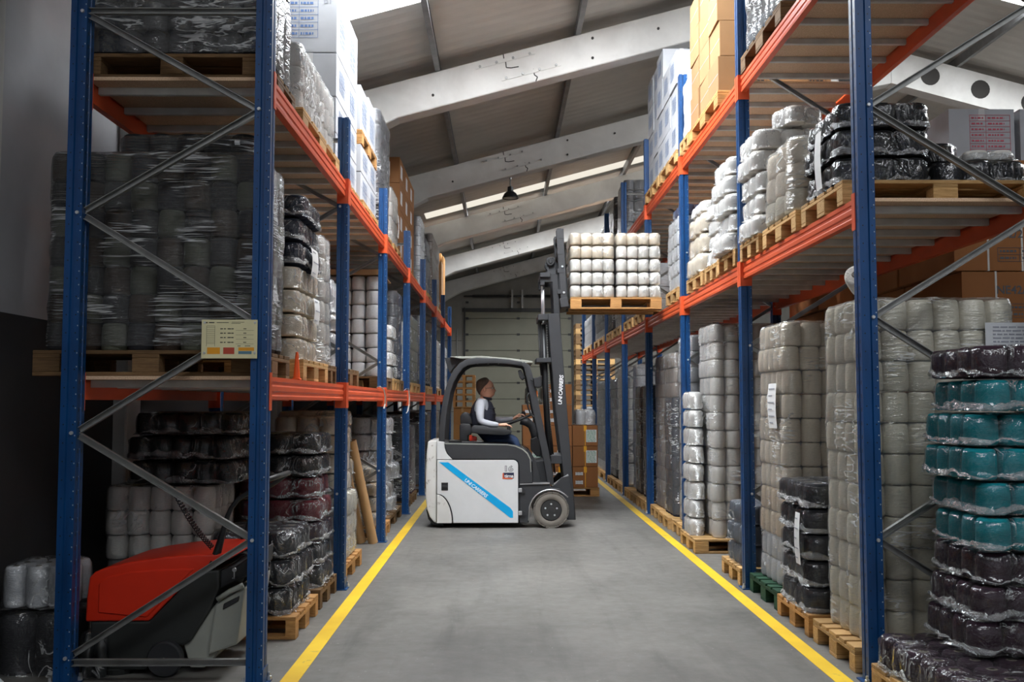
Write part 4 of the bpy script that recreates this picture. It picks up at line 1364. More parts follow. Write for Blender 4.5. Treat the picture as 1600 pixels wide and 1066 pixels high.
pallet('pallet under the white packs behind the second post, middle shelf', 1.96, 3.15, 8.34, 9.05, R1, 'wood')
pack_stack('white yarn pack', 'behind the second post on the middle shelf', 2.24, 8.68, R1 + PH, .64, .58, .166, 3, 3, ['white'] * 5, 'bag_milky', jit=.03, ruffle=.05)
pallet('pallet under the small white packs, middle shelf, second bay', 1.975, 3.15, 9.1, 9.68, R1, 'wood')
pack_stack('small white yarn pack', 'beside the large cream packs', 2.26, 9.4, R1 + PH, .56, .46, .15, 3, 2, ['white'] * 4, 'bag_milky', jit=.02)
pallet('pallet under the large cream packs, middle shelf', 1.965, 3.15, 9.74, 10.6, R1, 'wood')
pack_stack('large cream yarn pack', 'before the third right post', 2.28, 10.17, R1 + PH, .64, .74, .205, 3, 3, ['cream'] * 3, 'bag', jit=.02)
pack('milky bag slumped over the large cream packs', 2.3, 10.2, R1 + PH + .63, .6, .6, .12, 3, 3, 'white', 'bag_milky', ruffle=.06)
pallet('pallet under the silver load with the blue pack on it', 1.965, 3.15, 11.14, 11.95, R1, 'wood')
rl('silver yarn load in milky film behind the third post, middle shelf', 1.985, 2.9, 11.18, 11.9, R1 + PH, 5, 4, 5, .165, 'silver', filmm='stretch_heavy')
pack('slate blue yarn pack on top of the silver load', 2.3, 11.5, R1 + PH + .84, .56, .56, .14, 3, 3, 'blue', 'bag', ruffle=.05)
for i, (lab, y0, y1, nl, c) in enumerate((('low silver wrapped load, middle shelf, fourth bay', 14.0, 15.0, 4, 'silver'), ('low grey wrapped load, middle shelf, fourth bay', 15.2, 16.3, 4, 'grey'), ('pale wrapped load, middle shelf, fifth bay', 16.75, 17.8, 4, 'silver'),
                                          ('black wrapped load, middle shelf, fifth bay', 18.0, 19.0, 5, 'black'), ('grey wrapped load, middle shelf, sixth bay', 19.5, 21.6, 5, ['silver', 'grey']), ('pale wrapped load, middle shelf, last bay', 22.3, 24.4, 4, 'silver'))):
    pallet('pallet under the ' + lab, 1.975, 3.1, y0, y1, R1, 'wood', near=False)
    rl(lab, 2.0, 2.95, y0 + .03, y1 - .03, R1 + PH, 5, max(3, int((y1 - y0) / .19)), nl, .17, c, filmm='stretch')

# top shelf
pallet('pallet under the dark loosely wrapped load on the top shelf', 1.985, 3.1, 6.95, 8.15, R2, 'wood_dark')
rl('dark load under loose silvery film on the top shelf, first bay', 2.0, 3.02, 7.02, 8.08, R2 + PH, 5, 6, 6, .17, ['steel', 'charcoal', 'black', 'black', 'black', 'black'], filmm='stretch_heavy')
pallet('pallet under the pale brown cartons on the top shelf', 1.975, 3.1, 9.0, 10.41, R2, 'wood_orange')
rnd2 = random.Random(3)
for i in range(4):
    for j in range(3):
        for q in range(2):
            y0 = 9.04 + j * .465; x0 = 2.0 + q * .545 + rnd2.uniform(-.015, .015)
            carton('pale brown carton, %s tier, %s, %s column, top shelf' % (ORD[i], ('front', 'middle', 'rear')[j], ('aisle', 'inner')[q]), x0, x0 + .5, y0, y0 + .44, R2 + PH + .335 * i + .003, R2 + PH + .335 * (i + 1), 'card_pale', ('front', 'seam'), -1,
                   prints=[('slip', 'front', .0, .2, 0, (.001, .001), 'ink_black')][:0] + ([('text', 'front', -.02, .22, .05, t_, 'ink_black') for t_ in ()] if j else [('table', 'front', .12, .18, 0, (.16, .2, 5), 'ink_black')]),
                   group='pale brown cartons on the top shelf', rz=rnd2.uniform(-.02, .02))
pallet('pallet under the bale in pale blue sheeting', 1.965, 3.1, 10.42, 10.92, R2, 'wood')
rl('white load hung with a pale blue plastic sheet on the top shelf', 1.99, 2.7, 10.46, 10.86, R2 + PH, 4, 2, 4, .155, 'white', filmm='sheet_blue')
pallet('pallet under the white cartons on the top shelf, front one', 1.965, 3.1, 11.14, 12.4, R2, 'wood')
pallet('pallet under the white cartons on the top shelf, rear one', 1.965, 3.1, 12.46, 13.65, R2, 'wood')
for i in range(4):
    for j in range(5):
        for q in range(2):
            if i == 3 and j < 2:
                continue
            y0 = 11.17 + j * .5; x0 = 1.99 + q * .5 + rnd2.uniform(-.012, .012) + (.03 if j > 2 else 0)
            carton('white carton, %s tier, %s column, %s row, top shelf' % (ORD[i], ('front', 'second', 'third', 'fourth', 'rear')[j], ('aisle', 'inner')[q]), x0, x0 + .47, y0, y0 + .49, R2 + PH + .385 * i + .003, R2 + PH + .385 * (i + 1), 'card_white', ('front', 'seam'), -1, 'tape_clear',
                   prints=[('table', 'aisle', 0, .2, 0, (.24, .18, 6), 'ink_pale')] + ([('text', 'front', .08, .07, .06, '06', 'ink_grey')] if j == 0 and q == 0 and i == 2 else []), group='white cartons on the top shelf')
for lab, y0, y1, nl, c in (('grey wrapped block load, top shelf, behind the fifth post', 16.65, 17.6, 5, 'grey'), ('black wrapped load, top shelf, fifth bay', 18.0, 19.0, 5, 'black'), ('brown wrapped load, top shelf, sixth bay', 19.6, 21.4, 4, 'brown')):
    pallet('pallet under the ' + lab, 1.975, 3.1, y0, y1, R2, 'wood', near=False)
    rl(lab, 2.04, 2.98, y0 + .03, y1 - .03, R2 + PH, 5, max(3, int((y1 - y0) / .19)), nl, .18, c, filmm='stretch')

# strapped carton wall in the next aisle
for i in range(8):
    for j in range(4):
        for q in range(2):
            if q == 1 and j > 0:
                continue
            x0, y0 = 3.3 + q * 1.05 + (.05 if i % 2 else 0), 7.2 + j * 1.06
            pr = []
            if j == 0 and q == 0 and i >= 4:
                pr = [('text', 'front', -.12, .27, .085, 'NE42/2', 'ink_dark'), ('table', 'front', .02, .12, 0, (.4, .1, 2), 'ink_dark')]
            carton('strapped brown carton, %s tier, %s, %s stack, in the next aisle' % (ORD[i], ('front', 'second', 'third', 'fourth')[j], ('nearer', 'outer')[q]), x0, x0 + 1.0, y0, y0 + 1.02, .413 * i + .003, .413 * (i + 1) - .003, 'card_red', (), -1, straps=3, prints=pr, group='strapped brown cartons in the next aisle')
for j, (x0, x1, y0) in enumerate(((3.31, 3.80, 7.25), (3.84, 4.6, 7.25))):
    carton('white film-wrapped carton with red print on the strapped cartons, %s of two' % ('nearer', 'outer')[j], x0, x1, y0, y0 + .8, 3.312, 3.70, 'card_white', ('front',), -1, 'tape_clear', prints=[('table', 'front', .06, .19, 0, (.3, .3, 7), 'ink_red')], group='white cartons in the next aisle')

COUNT = 'first second third fourth fifth sixth seventh eighth ninth tenth eleventh twelfth thirteenth fourteenth fifteenth sixteenth seventeenth eighteenth nineteenth twentieth twenty-first twenty-second twenty-third twenty-fourth twenty-fifth twenty-sixth'.split()
# ------------------------------------------------------------------ boxes, pallets and bags beyond the truck
pallet('pallet under the strapped brown cartons behind the truck', .3, 1.56, 16.2, 17.1, 0, 'wood_orange')
for ci, (x0, x1, n) in enumerate(((.32, .72, 4), (.73, 1.12, 5), (1.13, 1.54, 3))):
    for i in range(n):
        for j in range(2):
            carton('orange-brown carton, %s tier, %s column, %s row, behind the truck' % (ORD[i], ('seat-side', 'mast-side', 'far-rack')[ci], ('front', 'rear')[j]), x0, x1, 16.22 + j * .44, 16.65 + j * .44, PH + .335 * i + .003, PH + .335 * (i + 1) - .003, 'card_red', ('front',), -1, 'strap_yellow', straps=1,
                   prints=([('slip', 'front', .1 if ci == 2 else .04, .16, 0, (.17, .2), 'ink_green')] if j == 0 and i in (1, 2) else [('slip', 'front', -.1, .08, 0, (.12, .06), 'ink_grey'), ('slip', 'front', -.1, .22, 0, (.12, .05), 'ink_grey')] if j == 0 else []), group='strapped cartons behind the truck')
pack('milky blue bag of yarn on the low cartons behind the mast', 1.36, 16.65, PH + .335 * 3 + .005, .32, .6, .26, 2, 3, 'silver', 'bag_milky', ruffle=.06)
pack('dark green bag on the seat-side cartons behind the truck', .51, 16.6, PH + .335 * 4 + .005, .28, .5, .3, 2, 2, 'olive', 'bag', ruffle=.05)
for i in range(4):
    carton('tall brown carton, %s of the pile left of the seat' % ORD[i], -1.09, -.70, 22.0, 22.6, .35 * i + .002, .35 * (i + 1), 'card', ('front',), group='cartons at the far end of the aisle')
for i in range(5):
    pallet('loose pallet on the carton pile at the aisle end, %s of five' % ORD[i], -1.1, -.62, 21.95, 22.65, 1.403 + PH * i, 'wood_orange', near=False)
for i in range(26):
    p = pallet('empty pallet, %s from the floor in the tall stack by the sectional door' % COUNT[i], 2.05, 3.15, 28.0 + RND.uniform(-.02, .02), 28.8, PH * i, 'wood_dark' if i % 3 else 'wood', near=False)
    p['group'] = 'stacked empty pallets by the door'

# clear bags against the wall, and the pale machine cover near the camera
pack('dark greenish bag of yarn on the floor by the wall', -2.63, 5.84, .0, .40, .40, .36, 2, 2, 'charcoal', 'bag', ruffle=.03, seed=1)
pack('grey bag of yarn on the dark greenish bag by the wall', -2.62, 5.84, .372, .38, .38, .25, 3, 3, 'silver', 'bag', ruffle=.05, seed=2, dip=.05)
cv = thing('machine_cover', 'pale grey rounded machine cover at the very corner of the picture', 'machine', (-2.45, 4.2, 0))
MB().prism([(-.5, 0), (.56, 0), (.56, .25), (.483, .375), (.38, .465), (.1, .56), (-.45, .6)], -.45, -.1).build('cover', M['cover_grey'], cv, bevel=.03, segs=3, smooth=.6)
MB().prism([(-.5, .02), (.575, .02), (.575, .09), (-.5, .09)], -.465, -.085).build('bumper_strip', M['truck_grey'], cv)

# loose strapping hanging over the lower beam
for lab, x, y, pts in (('loose white strap hanging over the lower beam at the third post', -1.30, 10.75, ((.0, -.5, 0), (.01, -.35, .012), (.02, -.22, .0), (.03, -.1, -.02), (.035, -.03, -.09), (.03, .0, -.17), (.02, -.02, -.22))),
                       ('loose white strap hanging over the lower beam at the fourth post', -1.30, 13.5, ((.0, -.4, 0), (.01, -.25, .03), (.03, -.1, .02), (.035, -.02, -.08), (.03, .0, -.18), (.015, -.03, -.27), (.0, -.08, -.3)))):
    st = thing('strapping_band', lab, 'strap', (x, y, L1 + .006), 0, 'loose strapping')
    m = MB()
    for p, q in zip(pts, pts[1:]):
        m.bar(p, q, .016, .0015, (1, .25, .4))
    m.build('band', M['strap'], st)
# ------------------------------------------------------------------ the fork-lift truck (side on to the aisle, forks towards +X)
TY = 12.66                      # middle of the truck along the aisle
NEAR, FAR_ = -.5, .5            # its two sides, measured from that middle
def T(cx, cyy):
    """A point of the truck's side elevation, measured on a drawing of 3.552 units per 1/128 m."""
    return ((660 + cx / 3.552 - 786) / 128, 1.52 + (629 - 540 - cyy / 3.552) / 128)
def P(*pts):
    return [T(a, b) for a, b in pts]
truck = thing('forklift', 'white and anthracite electric forklift with a cyan stripe, mast raised, across the aisle', 'forklift', (0, TY, 0))

# chassis
MB().prism(P((86, 645), (520, 645), (600, 690), (640, 770), (610, 830), (585, 965), (86, 965)), -.47, -.40).prism(P((86, 645), (520, 645), (600, 690), (640, 770), (610, 830), (585, 965), (86, 965)), .40, .47).prism(P((86, 860), (560, 860), (560, 965), (86, 965)), -.40, .40).prism(P((86, 560), (300, 560), (300, 860), (86, 860)), -.40, .40).build('chassis', M['truck_grey'], truck)
cwp = [(32, 530), (81, 528), (81, 984), (66, 974), (44, 948), (28, 905), (20, 840), (20, 700), (24, 600)]
MB().prism(P(*cwp), NEAR + .03, FAR_ - .03).build('counterweight', M['worn_white'], truck, bevel=.028, segs=3, smooth=.6)
MB().prism(P((22, 905), (34, 960), (60, 992), (120, 1000), (120, 965), (60, 940)), NEAR + .06, FAR_ - .06).build('rear_bumper', M['black_plastic'], truck, bevel=.01)
for sg in (-1, 1):
    a, b = (NEAR - .005, NEAR + .045) if sg < 0 else (FAR_ - .045, FAR_ + .005)
    arc = [(84 + 86 * math.sin(t), 980 - 160 * math.cos(t)) for t in [PI / 2 * i / 8 for i in range(9)]]
    panel = [(84, 634), (505, 634), (519, 638), (528, 648), (531, 662), (531, 978), (174, 978)] + [(q[0] + 4, q[1]) for q in arc[::-1]][1:] + [(84, 816)]
    MB().prism(P(*panel), a, b).build('battery_cover', M['white_paint'], truck, bevel=.005, segs=2)
    MB().prism(P(*([(84, 980)] + [(84, 824)] + [(q[0] - 3, q[1] + 3) for q in arc[1:-1]] + [(166, 980)])), a, b).build('corner_panel', M['worn_white'], truck, bevel=.004)
    MB().prism(P((82, 530), (122, 534), (126, 570), (138, 600), (160, 624), (168, 631), (82, 631)), a + .004, b - .004).build('rear_shoulder', M['white_paint'], truck, bevel=.004)
    hood = [(125, 538), (300, 540), (470, 545), (520, 552), (560, 568), (588, 590), (604, 622), (608, 700), (610, 760), (541, 762), (536, 660), (530, 640), (508, 629), (172, 629), (150, 612), (134, 588), (128, 565)]
    MB().prism(P(*hood), a + .002, b - .002).build('side_hood', M['truck_dark'], truck, bevel=.008, segs=2)
    MB().prism(P((560, 560), (600, 590), (630, 640), (648, 700), (655, 758), (612, 760), (610, 640), (590, 590)), a + .03, b - .012 if sg < 0 else b - .03).build('front_cowl', M['truck_grey'], truck, bevel=.006)
    arch = [(712 + 122 * math.cos(t), 918 - 122 * math.sin(t)) for t in [PI * .93 - PI * .62 * i / 10 for i in range(11)]]
    MB().prism(P((541, 768), (704, 768), (716, 786), (760, 792), *[q for q in arch[::-1]], (590, 978), (541, 978)), a + .012, b - .012).build('front_panel', M['truck_dark'], truck, bevel=.005)
    MB().tube([(x, (a + b) / 2 - .02 * -sg * 0 + (a - (a + b) / 2 if sg < 0 else b - (a + b) / 2), z) for x, z in P(*([(588, 965)] + arch + [(806, 838)]))], .009, 6).build('fender_trim', M['chrome'], truck, smooth=True)
    MB().prism(P((541, 764), (612, 762), (612, 757), (705, 757), (705, 765), (541, 769)), a - .002, b + .002).build('step_trim', M['chrome'], truck)
    for hy in (800, 925):
        MB().prism(P((533, hy - 12), (552, hy - 12), (552, hy + 10), (533, hy + 10)), a - .012 if sg < 0 else b, a if sg < 0 else b + .012).build('hinge', M['chrome'], truck, bevel=.003)
        MB().prism(P((552, hy - 16), (570, hy - 8), (570, hy + 14), (552, hy + 14)), a - .008 if sg < 0 else b, a if sg < 0 else b + .008).build('hinge_bracket', M['truck_grey'], truck)
    hx = MB().prism(P((108, 757), (145, 757), (145, 800), (108, 800)), a - .006 if sg < 0 else b, a if sg < 0 else b + .006).build('latch', M['black_plastic'], truck, bevel=.004)
    MB().prism(P((113, 772), (140, 772), (140, 784), (113, 784)), a - .012 if sg < 0 else b, a if sg < 0 else b + .012).build('latch_lever', M['truck_grey'], hx, bevel=.002)
    MB().prism(P((126, 541), (470, 548), (520, 556), (560, 573), (585, 596), (600, 628), (604, 700), (600, 700), (596, 630), (580, 600), (556, 578), (516, 560), (470, 552), (126, 546)), a - .001, b + .001).build('hood_edge', M['bin_grey'], truck)

# decals on the near side
f0 = NEAR - .0065
MB().prism(P((96, 646), (146, 646), (488, 896), (503, 916), (503, 950), (488, 950)), f0 - .0012, f0).build('cyan_stripe', M['cyan'], truck)
c0 = T(298, 787)
put('lettering', text_mesh('UNI CARRIERS', .06, M['decal_white'], shear=.15, space=.86), truck, (c0[0], f0 - .0016, c0[1]), (PI / 2, math.radians(37.5), 0))
c1 = T(477, 683)
put('model_number', text_mesh('16', .09, M['ink_dark'], fat=.05), truck, (c1[0], f0 - .001, c1[1] + .002), (PI / 2, 0, 0), (1.3, 1, 1))
put('model_number_inside', text_mesh('16', .09, M['white_paint'], fat=-.004), truck, (c1[0], f0 - .0014, c1[1] + .002), (PI / 2, 0, 0), (1.3, 1, 1))
c2 = T(477, 719)
bd = MB().prism(P((449, 703), (508, 703), (508, 734), (449, 734)), f0 - .001, f0).build('badge', M['decal_dark'], truck)
MB().prism(P((445, 706), (452, 706), (452, 730), (500, 733), (500, 738), (445, 737)), f0 - .0014, f0).build('orange_corner', M['decal_orange'], bd)
put('lettering', text_mesh('tima', .056, M['decal_white'], space=.9), bd, (c2[0] + .008, f0 - .0016, c2[1] - .006), (PI / 2, 0, 0), (1.25, 1, 1))

# wheels
def wheel(nm, cx, cz, r, y0, y1, out, parent, tread=22):
    w = bpy.data.objects.new(nm, None)
    COL.objects.link(w); w.parent = parent; w.location = (cx, (y0 + y1) / 2, cz)
    hw = (y1 - y0) / 2
    m = MB()
    m.lathe([(r * .60, -hw * .86), (r * .66, -hw * .96), (r * .80, -hw), (r * .92, -hw * .9), (r * .95, -hw * .7), (r * .95, hw * .7), (r * .92, hw * .9), (r * .80, hw), (r * .66, hw * .96), (r * .60, hw * .86)], 36, (0, 0, 0), 'y')
    m.build('tyre', M['tyre'], w, smooth=.6)
    lug = MB().prism([(-.040 * r / .215, r * .93), (.040 * r / .215 * .3, r * .93), (.046 * r / .215 * .42, r), (-.036 * r / .215, r)], -hw * .97, hw * .97)
    lm = lug.mesh('tread_block', M['tyre'], bevel=.003)
    for i in range(tread):
        put('tread_block', lm, w, (0, 0, 0), (0, 2 * PI * i / tread, 0))
    s = out
    MB().lathe([(r * .60, hw * .9 * s), (r * .57, hw * .9 * s), (r * .5, hw * .5 * s), (r * .42, hw * .55 * s), (r * .40, hw * .7 * s), (r * .2, hw * .72 * s), (r * .18, hw * .95 * s), (0, hw * .98 * s)], 24, (0, 0, 0), 'y').build('rim', M['rim'], w, smooth=.5)
    nut = MB().lathe([(.0125, 0), (.0125, .018 * s), (.0, .02 * s)], 6, (0, 0, 0), 'y').mesh('wheel_nut', M['bolt'])
    for i in range(5):
        a = 2 * PI * i / 5 + .3
        put('wheel_nut', nut, w, (math.cos(a) * r * .34, hw * .7 * s, math.sin(a) * r * .34))
    return w
wx, _wz = T(713, 920)
wheel('front_wheel', wx, .216, .216, NEAR - .005, NEAR + .17, -1, truck)
wheel('front_wheel', wx, .216, .216, FAR_ - .17, FAR_ + .005, 1, truck)
for yy in (-.11, .02):
    wheel('rear_wheel', -.64, .16, .16, yy, yy + .1, -1, truck, 18)

# overhead guard
def flat_tube(path, y, w, d, name, m):
    """A box section bent along an outline: w in the side view, d across the truck."""
    pts = [Vector((a, 0, b)) for a, b in path]
    vs, fs = [], []
    n = len(pts)
    for i, p in enumerate(pts):
        t = (pts[min(i + 1, n - 1)] - pts[max(i - 1, 0)]).normalized()
        nn = Vector((-t.z, 0, t.x))
        ww = w[i] if isinstance(w, (list, tuple)) else w
        for a, b in ((-1, -1), (1, -1), (1, 1), (-1, 1)):
            vs.append(p + nn * a * ww / 2 + Vector((0, y + b * d / 2, 0)))
    for i in range(n - 1):
        for k in range(4):
            fs.append((i * 4 + k, (i + 1) * 4 + k, (i + 1) * 4 + (k + 1) % 4, i * 4 + (k + 1) % 4))
    fs += [(0, 1, 2, 3), ((n - 1) * 4 + 3, (n - 1) * 4 + 2, (n - 1) * 4 + 1, (n - 1) * 4)]
    return MB().add(vs, fs).build(name, m, truck, bevel=.006, segs=2, smooth=.6)
rear = P((108, 535), (110, 470), (116, 400), (127, 320), (140, 255), (160, 195), (185, 148), (215, 112), (250, 92), (300, 84), (400, 84), (480, 90), (556, 102))
front = P((556, 98), (580, 116), (600, 190), (640, 390), (680, 580), (704, 700), (712, 770))
for yy in (NEAR + .045, FAR_ - .045):
    flat_tube(rear, yy, [.07] * 6 + [.075] * 4 + [.06, .055, .05], .06, 'rear_pillar', M['truck_dark'])
    flat_tube(front, yy, [.05, .075, .082, .085, .085, .08, .075], .06, 'front_pillar', M['truck_dark'])
MB().prism(P((150, 62), (330, 58), (480, 70), (612, 86), (614, 98), (556, 98), (480, 82), (330, 72), (210, 74)), NEAR + .02, FAR_ - .02).build('roof_rim', M['bin_grey'], truck, bevel=.006)
MB().prism(P((120, 66), (235, 64), (190, 100), (150, 150), (140, 130)), NEAR + .1, FAR_ - .1).build('rear_visor', M['truck_grey'], truck, bevel=.004)
for i in range(6):
    x0, z0 = T(230 + 62 * i, 66)
    MB().box(x0, x0 + .02, NEAR + .06, FAR_ - .06, z0 - .05, z0 - .015).build('roof_bar', M['truck_dark'], truck)
MB().tube([(x, NEAR + .03, z) for x, z in P((612, 268), (590, 265), (580, 285), (586, 340), (602, 384), (618, 396), (640, 392))], .011, 8).build('grab_handle', M['black_plastic'], truck, smooth=True)
for nm, pts, y in (('rear_mirror', ((530, 138), (548, 132), (572, 180), (556, 194), (540, 176)), NEAR + .1), ('side_mirror', ((612, 182), (640, 176), (664, 166), (662, 230), (640, 238), (622, 232)), NEAR - .03)):
    mo = MB().prism(P(*pts), y - .02, y + .05).build(nm, M['black_plastic'], truck, bevel=.008)
    MB().prism(P(*[(sum(p[0] for p in pts) / len(pts) * .25 + p[0] * .75 - 2, sum(p[1] for p in pts) / len(pts) * .25 + p[1] * .75) for p in pts]), y - .024, y - .02).build('mirror_glass', M['truck_grey'], mo)
    MB().tube([T(600, 190)[0:1] + (y + .015,) + T(600, 190)[1:], T(620, 200)[0:1] + (y + .015,) + T(620, 200)[1:]], .008, 6).build('mirror_arm', M['black_steel'], mo)
MB().prism(P((628, 250), (640, 252), (640, 288), (630, 284)), NEAR + .02, NEAR + .07).build('indicator_lamp', M['amber'], truck, bevel=.004)

# seat, console, controls
MB().prism(P((204, 392), (222, 372), (244, 374), (262, 395), (275, 440), (205, 440)), -.2, .2).build('seat_backrest_top', M['seat'], truck, bevel=.02, segs=2, smooth=.7)
MB().prism(P((202, 442), (215, 434), (262, 438), (270, 470), (268, 500), (248, 502), (248, 533), (202, 535)), -.24, .24).build('seat_backrest', M['seat'], truck, bevel=.02, segs=2, smooth=.7)
MB().prism(P((245, 540), (470, 542), (480, 552), (470, 566), (245, 566)), -.23, .23).build('seat_cushion', M['seat'], truck, bevel=.03, segs=3, smooth=.7)
MB().prism(P((212, 533), (470, 552), (485, 650), (212, 650)), -.28, .28).build('seat_base', M['black_plastic'], truck, bevel=.01)
MB().prism(P((258, 500), (300, 510), (300, 534), (258, 534)), -.25, -.2).build('belt_buckle', M['red_plastic'], truck, bevel=.005)
MB().prism(P((268, 460), (282, 443), (350, 447), (372, 456), (440, 458), (498, 474), (492, 492), (460, 500), (330, 494), (270, 486)), NEAR + .13, NEAR + .26).build('armrest', M['truck_grey'], truck, bevel=.016, segs=2, smooth=.7)
MB().lathe([(.018, 0), (.022, .02), (.02, .05), (.0, .06)], 10, (T(480, 462)[0], NEAR + .2, T(480, 474)[1])).build('lever_knob', M['black_plastic'], truck, smooth=.8)
ring = []
sc = Vector((T(546, 413)[0], -.02, T(546, 413)[1]))
ax = Vector((math.cos(math.radians(23)), 0, math.sin(math.radians(23))))
for i in range(28):
    a = 2 * PI * i / 28
    ring.append(sc + ax * math.cos(a) * .165 + Vector((0, 1, 0)) * math.sin(a) * .165)
sw = MB().tube(ring, .013, 8, closed=True).build('steering_wheel', M['black_plastic'], truck, smooth=True)
m = MB()
for a in (.5, 2.6, 4.7):
    m.bar(sc, sc + ax * math.cos(a) * .16 + Vector((0, 1, 0)) * math.sin(a) * .16, .03, .01, (0, 1, 0))
m.build('spokes', M['black_plastic'], sw)
kb = sc + ax * .06 + Vector((0, .15, .0))
MB().lathe([(.012, 0), (.026, .02), (.028, .05), (.012, .07), (0, .072)], 12, (kb.x - .01, kb.y, kb.z + .01)).build('steering_knob', M['black_plastic'], sw, smooth=.8)
MB().tube([(x, -.02, z) for x, z in P((548, 420), (585, 428), (612, 450), (625, 490), (632, 530))], [.05, .055, .05, .045, .045], 10).build('steering_column', M['truck_grey'], truck, smooth=True)
MB().prism(P((606, 525), (640, 510), (660, 540), (662, 625), (640, 625), (608, 590)), -.12, .1).build('column_box', M['black_plastic'], truck, bevel=.012, segs=2)
MB().prism(P((600, 640), (690, 640), (705, 765), (650, 768)), -.39, .39).build('dashboard', M['truck_grey'], truck, bevel=.01)
MB().prism(P((300, 820), (560, 820), (560, 860), (300, 860)), -.40, .40).build('footwell_floor', M['truck_grey'], truck)

# mast: outer channels, inner stage, cylinders, chains, hoses; drawn upright and leaned back with the outline
def Q(cx, cyy):
    return ((640 + cx / 2.0125 - 786) / 128, 1.52 + (629 - 330 - cyy / 2.0125) / 128)
def PQ(*pts):
    return [Q(a, b) for a, b in pts]
for sg in (-1, 1):
    y0, y1 = (-.36, -.28) if sg < 0 else (.28, .36)
    MB().prism(PQ((437, 318), (474, 318), (482, 420), (524, 972), (497, 972), (488, 850), (462, 640), (446, 450)), y0, y1).build('outer_mast_channel', M['truck_dark'], truck, bevel=.006)
    MB().prism(PQ((413, 186), (470, 190), (482, 420), (508, 800), (488, 800), (462, 420), (452, 215), (428, 215), (428, 225), (413, 225)), y0 + (.06 if sg < 0 else -.04), y1 + (.04 if sg < 0 else -.06)).build('inner_mast_channel', M['truck_grey'], truck, bevel=.005)
    MB().tube([(x, sg * .2, z) for x, z in PQ((424, 350), (432, 560), (448, 840))], .03, 10).build('lift_cylinder', M['black_steel'], truck, smooth=True)
    MB().tube([(x, sg * .2, z) for x, z in PQ((424, 200), (426, 360))], .018, 8).build('piston_rod', M['chrome'], truck, smooth=True)
    ch = MB()
    for i in range(62):
        x, z = Q(434 + .028 * (i * 9.2), 335 + i * 9.2 * .86)
        ch.box(x - .011, x + .011, sg * .15 - .012, sg * .15 + .012, z - .014, z + .006)
    cho = ch.build('lift_chain', M['zinc'], truck)
    cho['kind'] = 'stuff'
    for hx, b in ((410, 466), (416, 474)):
        MB().tube([(x, sg * .11, z) for x, z in PQ((hx, 335), (hx + 6, 480), (b - 24, 700), (b - 12, 830))], .008, 6).build('hydraulic_hose', M['black_plastic'], truck, smooth=True)
for a, b, c, d in ((400, 460, 478, 474), (406, 320, 440, 338), (445, 770, 500, 796), (412, 186, 446, 200)):
    MB().prism(PQ((a, b), (c, b - 2), (c, d), (a, d)), -.34, .34).build('mast_crossbar', M['truck_dark'], truck, bevel=.005)
MB().prism(PQ((448, 870), (478, 838), (502, 832), (516, 900), (520, 970), (498, 970), (470, 880)), -.42, -.36).build('mast_foot', M['truck_dark'], truck, bevel=.006)
MB().prism(PQ((448, 870), (478, 838), (502, 832), (516, 900), (520, 970), (498, 970), (470, 880)), .36, .42).build('mast_foot', M['truck_dark'], truck, bevel=.006)
MB().tube([(x, -.4, z) for x, z in PQ((448, 864), (480, 842), (500, 830))], .012, 6).build('tilt_trim', M['chrome'], truck)
rx, rz = Q(447, 146)
for sg in (-1, 1):
    MB().lathe([(.0, -.03), (.022, -.03), (.026, -.022), (.046, -.022), (.056, -.015), (.056, .02), (.0, .02)], 18, (rx, sg * .22, rz), 'y').build('chain_pulley', M['black_steel'], truck, smooth=.5)
    MB().prism(PQ((436, 132), (462, 132), (466, 190), (438, 190)), sg * .22 + .025, sg * .22 + .05).build('pulley_bracket', M['truck_dark'], truck)
    MB().prism(PQ((464, 50), (468, 42), (488, 42), (500, 282), (480, 286)), sg * .3 - .035, sg * .3 + .035).build('load_backrest_post', M['truck_dark'], truck, bevel=.005)
    for bx, bz in ((484, 166), (489, 250)):
        x, z = Q(bx, bz)
        MB().lathe([(0, -.012), (.013, -.012), (.016, 0)], 8, (x, sg * .3 - .036, z), 'y').build('bolt', M['bolt'], truck)
    MB().prism(PQ((470, 172), (478, 168), (482, 250), (474, 256)), sg * .26 - .03, sg * .26 + .03).build('carriage_roller_arm', M['truck_grey'], truck)
    # forks: heel plate and blade
    MB().prism([Q(487, 200), Q(501, 200), (Q(501, 282)[0], 2.735), (1.80, 2.73), (1.80, 2.715), (Q(487, 282)[0], 2.70)], sg * .24 - .05, sg * .24 + .05).build('fork', M['black_steel'], truck, bevel=.004)
for b in (60, 112, 172, 240):
    MB().prism(PQ((468, b), (484, b), (485, b + 14), (469, b + 14)), -.34, .34).build('load_backrest_bar', M['truck_dark'], truck)
MB().prism(PQ((474, 270), (500, 266), (504, 296), (478, 300)), -.4, .4).build('carriage_plate', M['truck_dark'], truck, bevel=.006)
lt = Q(477, 562)
put('mast_lettering', text_mesh('UNI CARRIERS', .066, M['decal_white'], shear=.12, space=.84), truck, (lt[0] + .004, -.3625, lt[1]), (PI / 2, math.radians(-86.5), 0))

# the pallet on the forks and its load
pallet('new pallet held up on the forks of the forklift', .835, 1.965, TY - .4, TY + .4, 2.675, 'wood_orange')
for i in range(5):
    for q in range(2):
        pack('white yarn pack, %s layer, %s half of the lifted pallet' % (ORD[i] if i < 4 else 'top', ('mast-side', 'rack-side')[q]), 1.11 + q * .577, TY, 2.675 + PH + i * .166 + .002, .555, .78, .162, 4, 4, 'cream' if (q == 0 and i > 2) or i == 4 else 'white', 'bag', ruffle=.0, allc=(i == 4), group='bagged packs on the lifted pallet', seg=14, dip=.02)

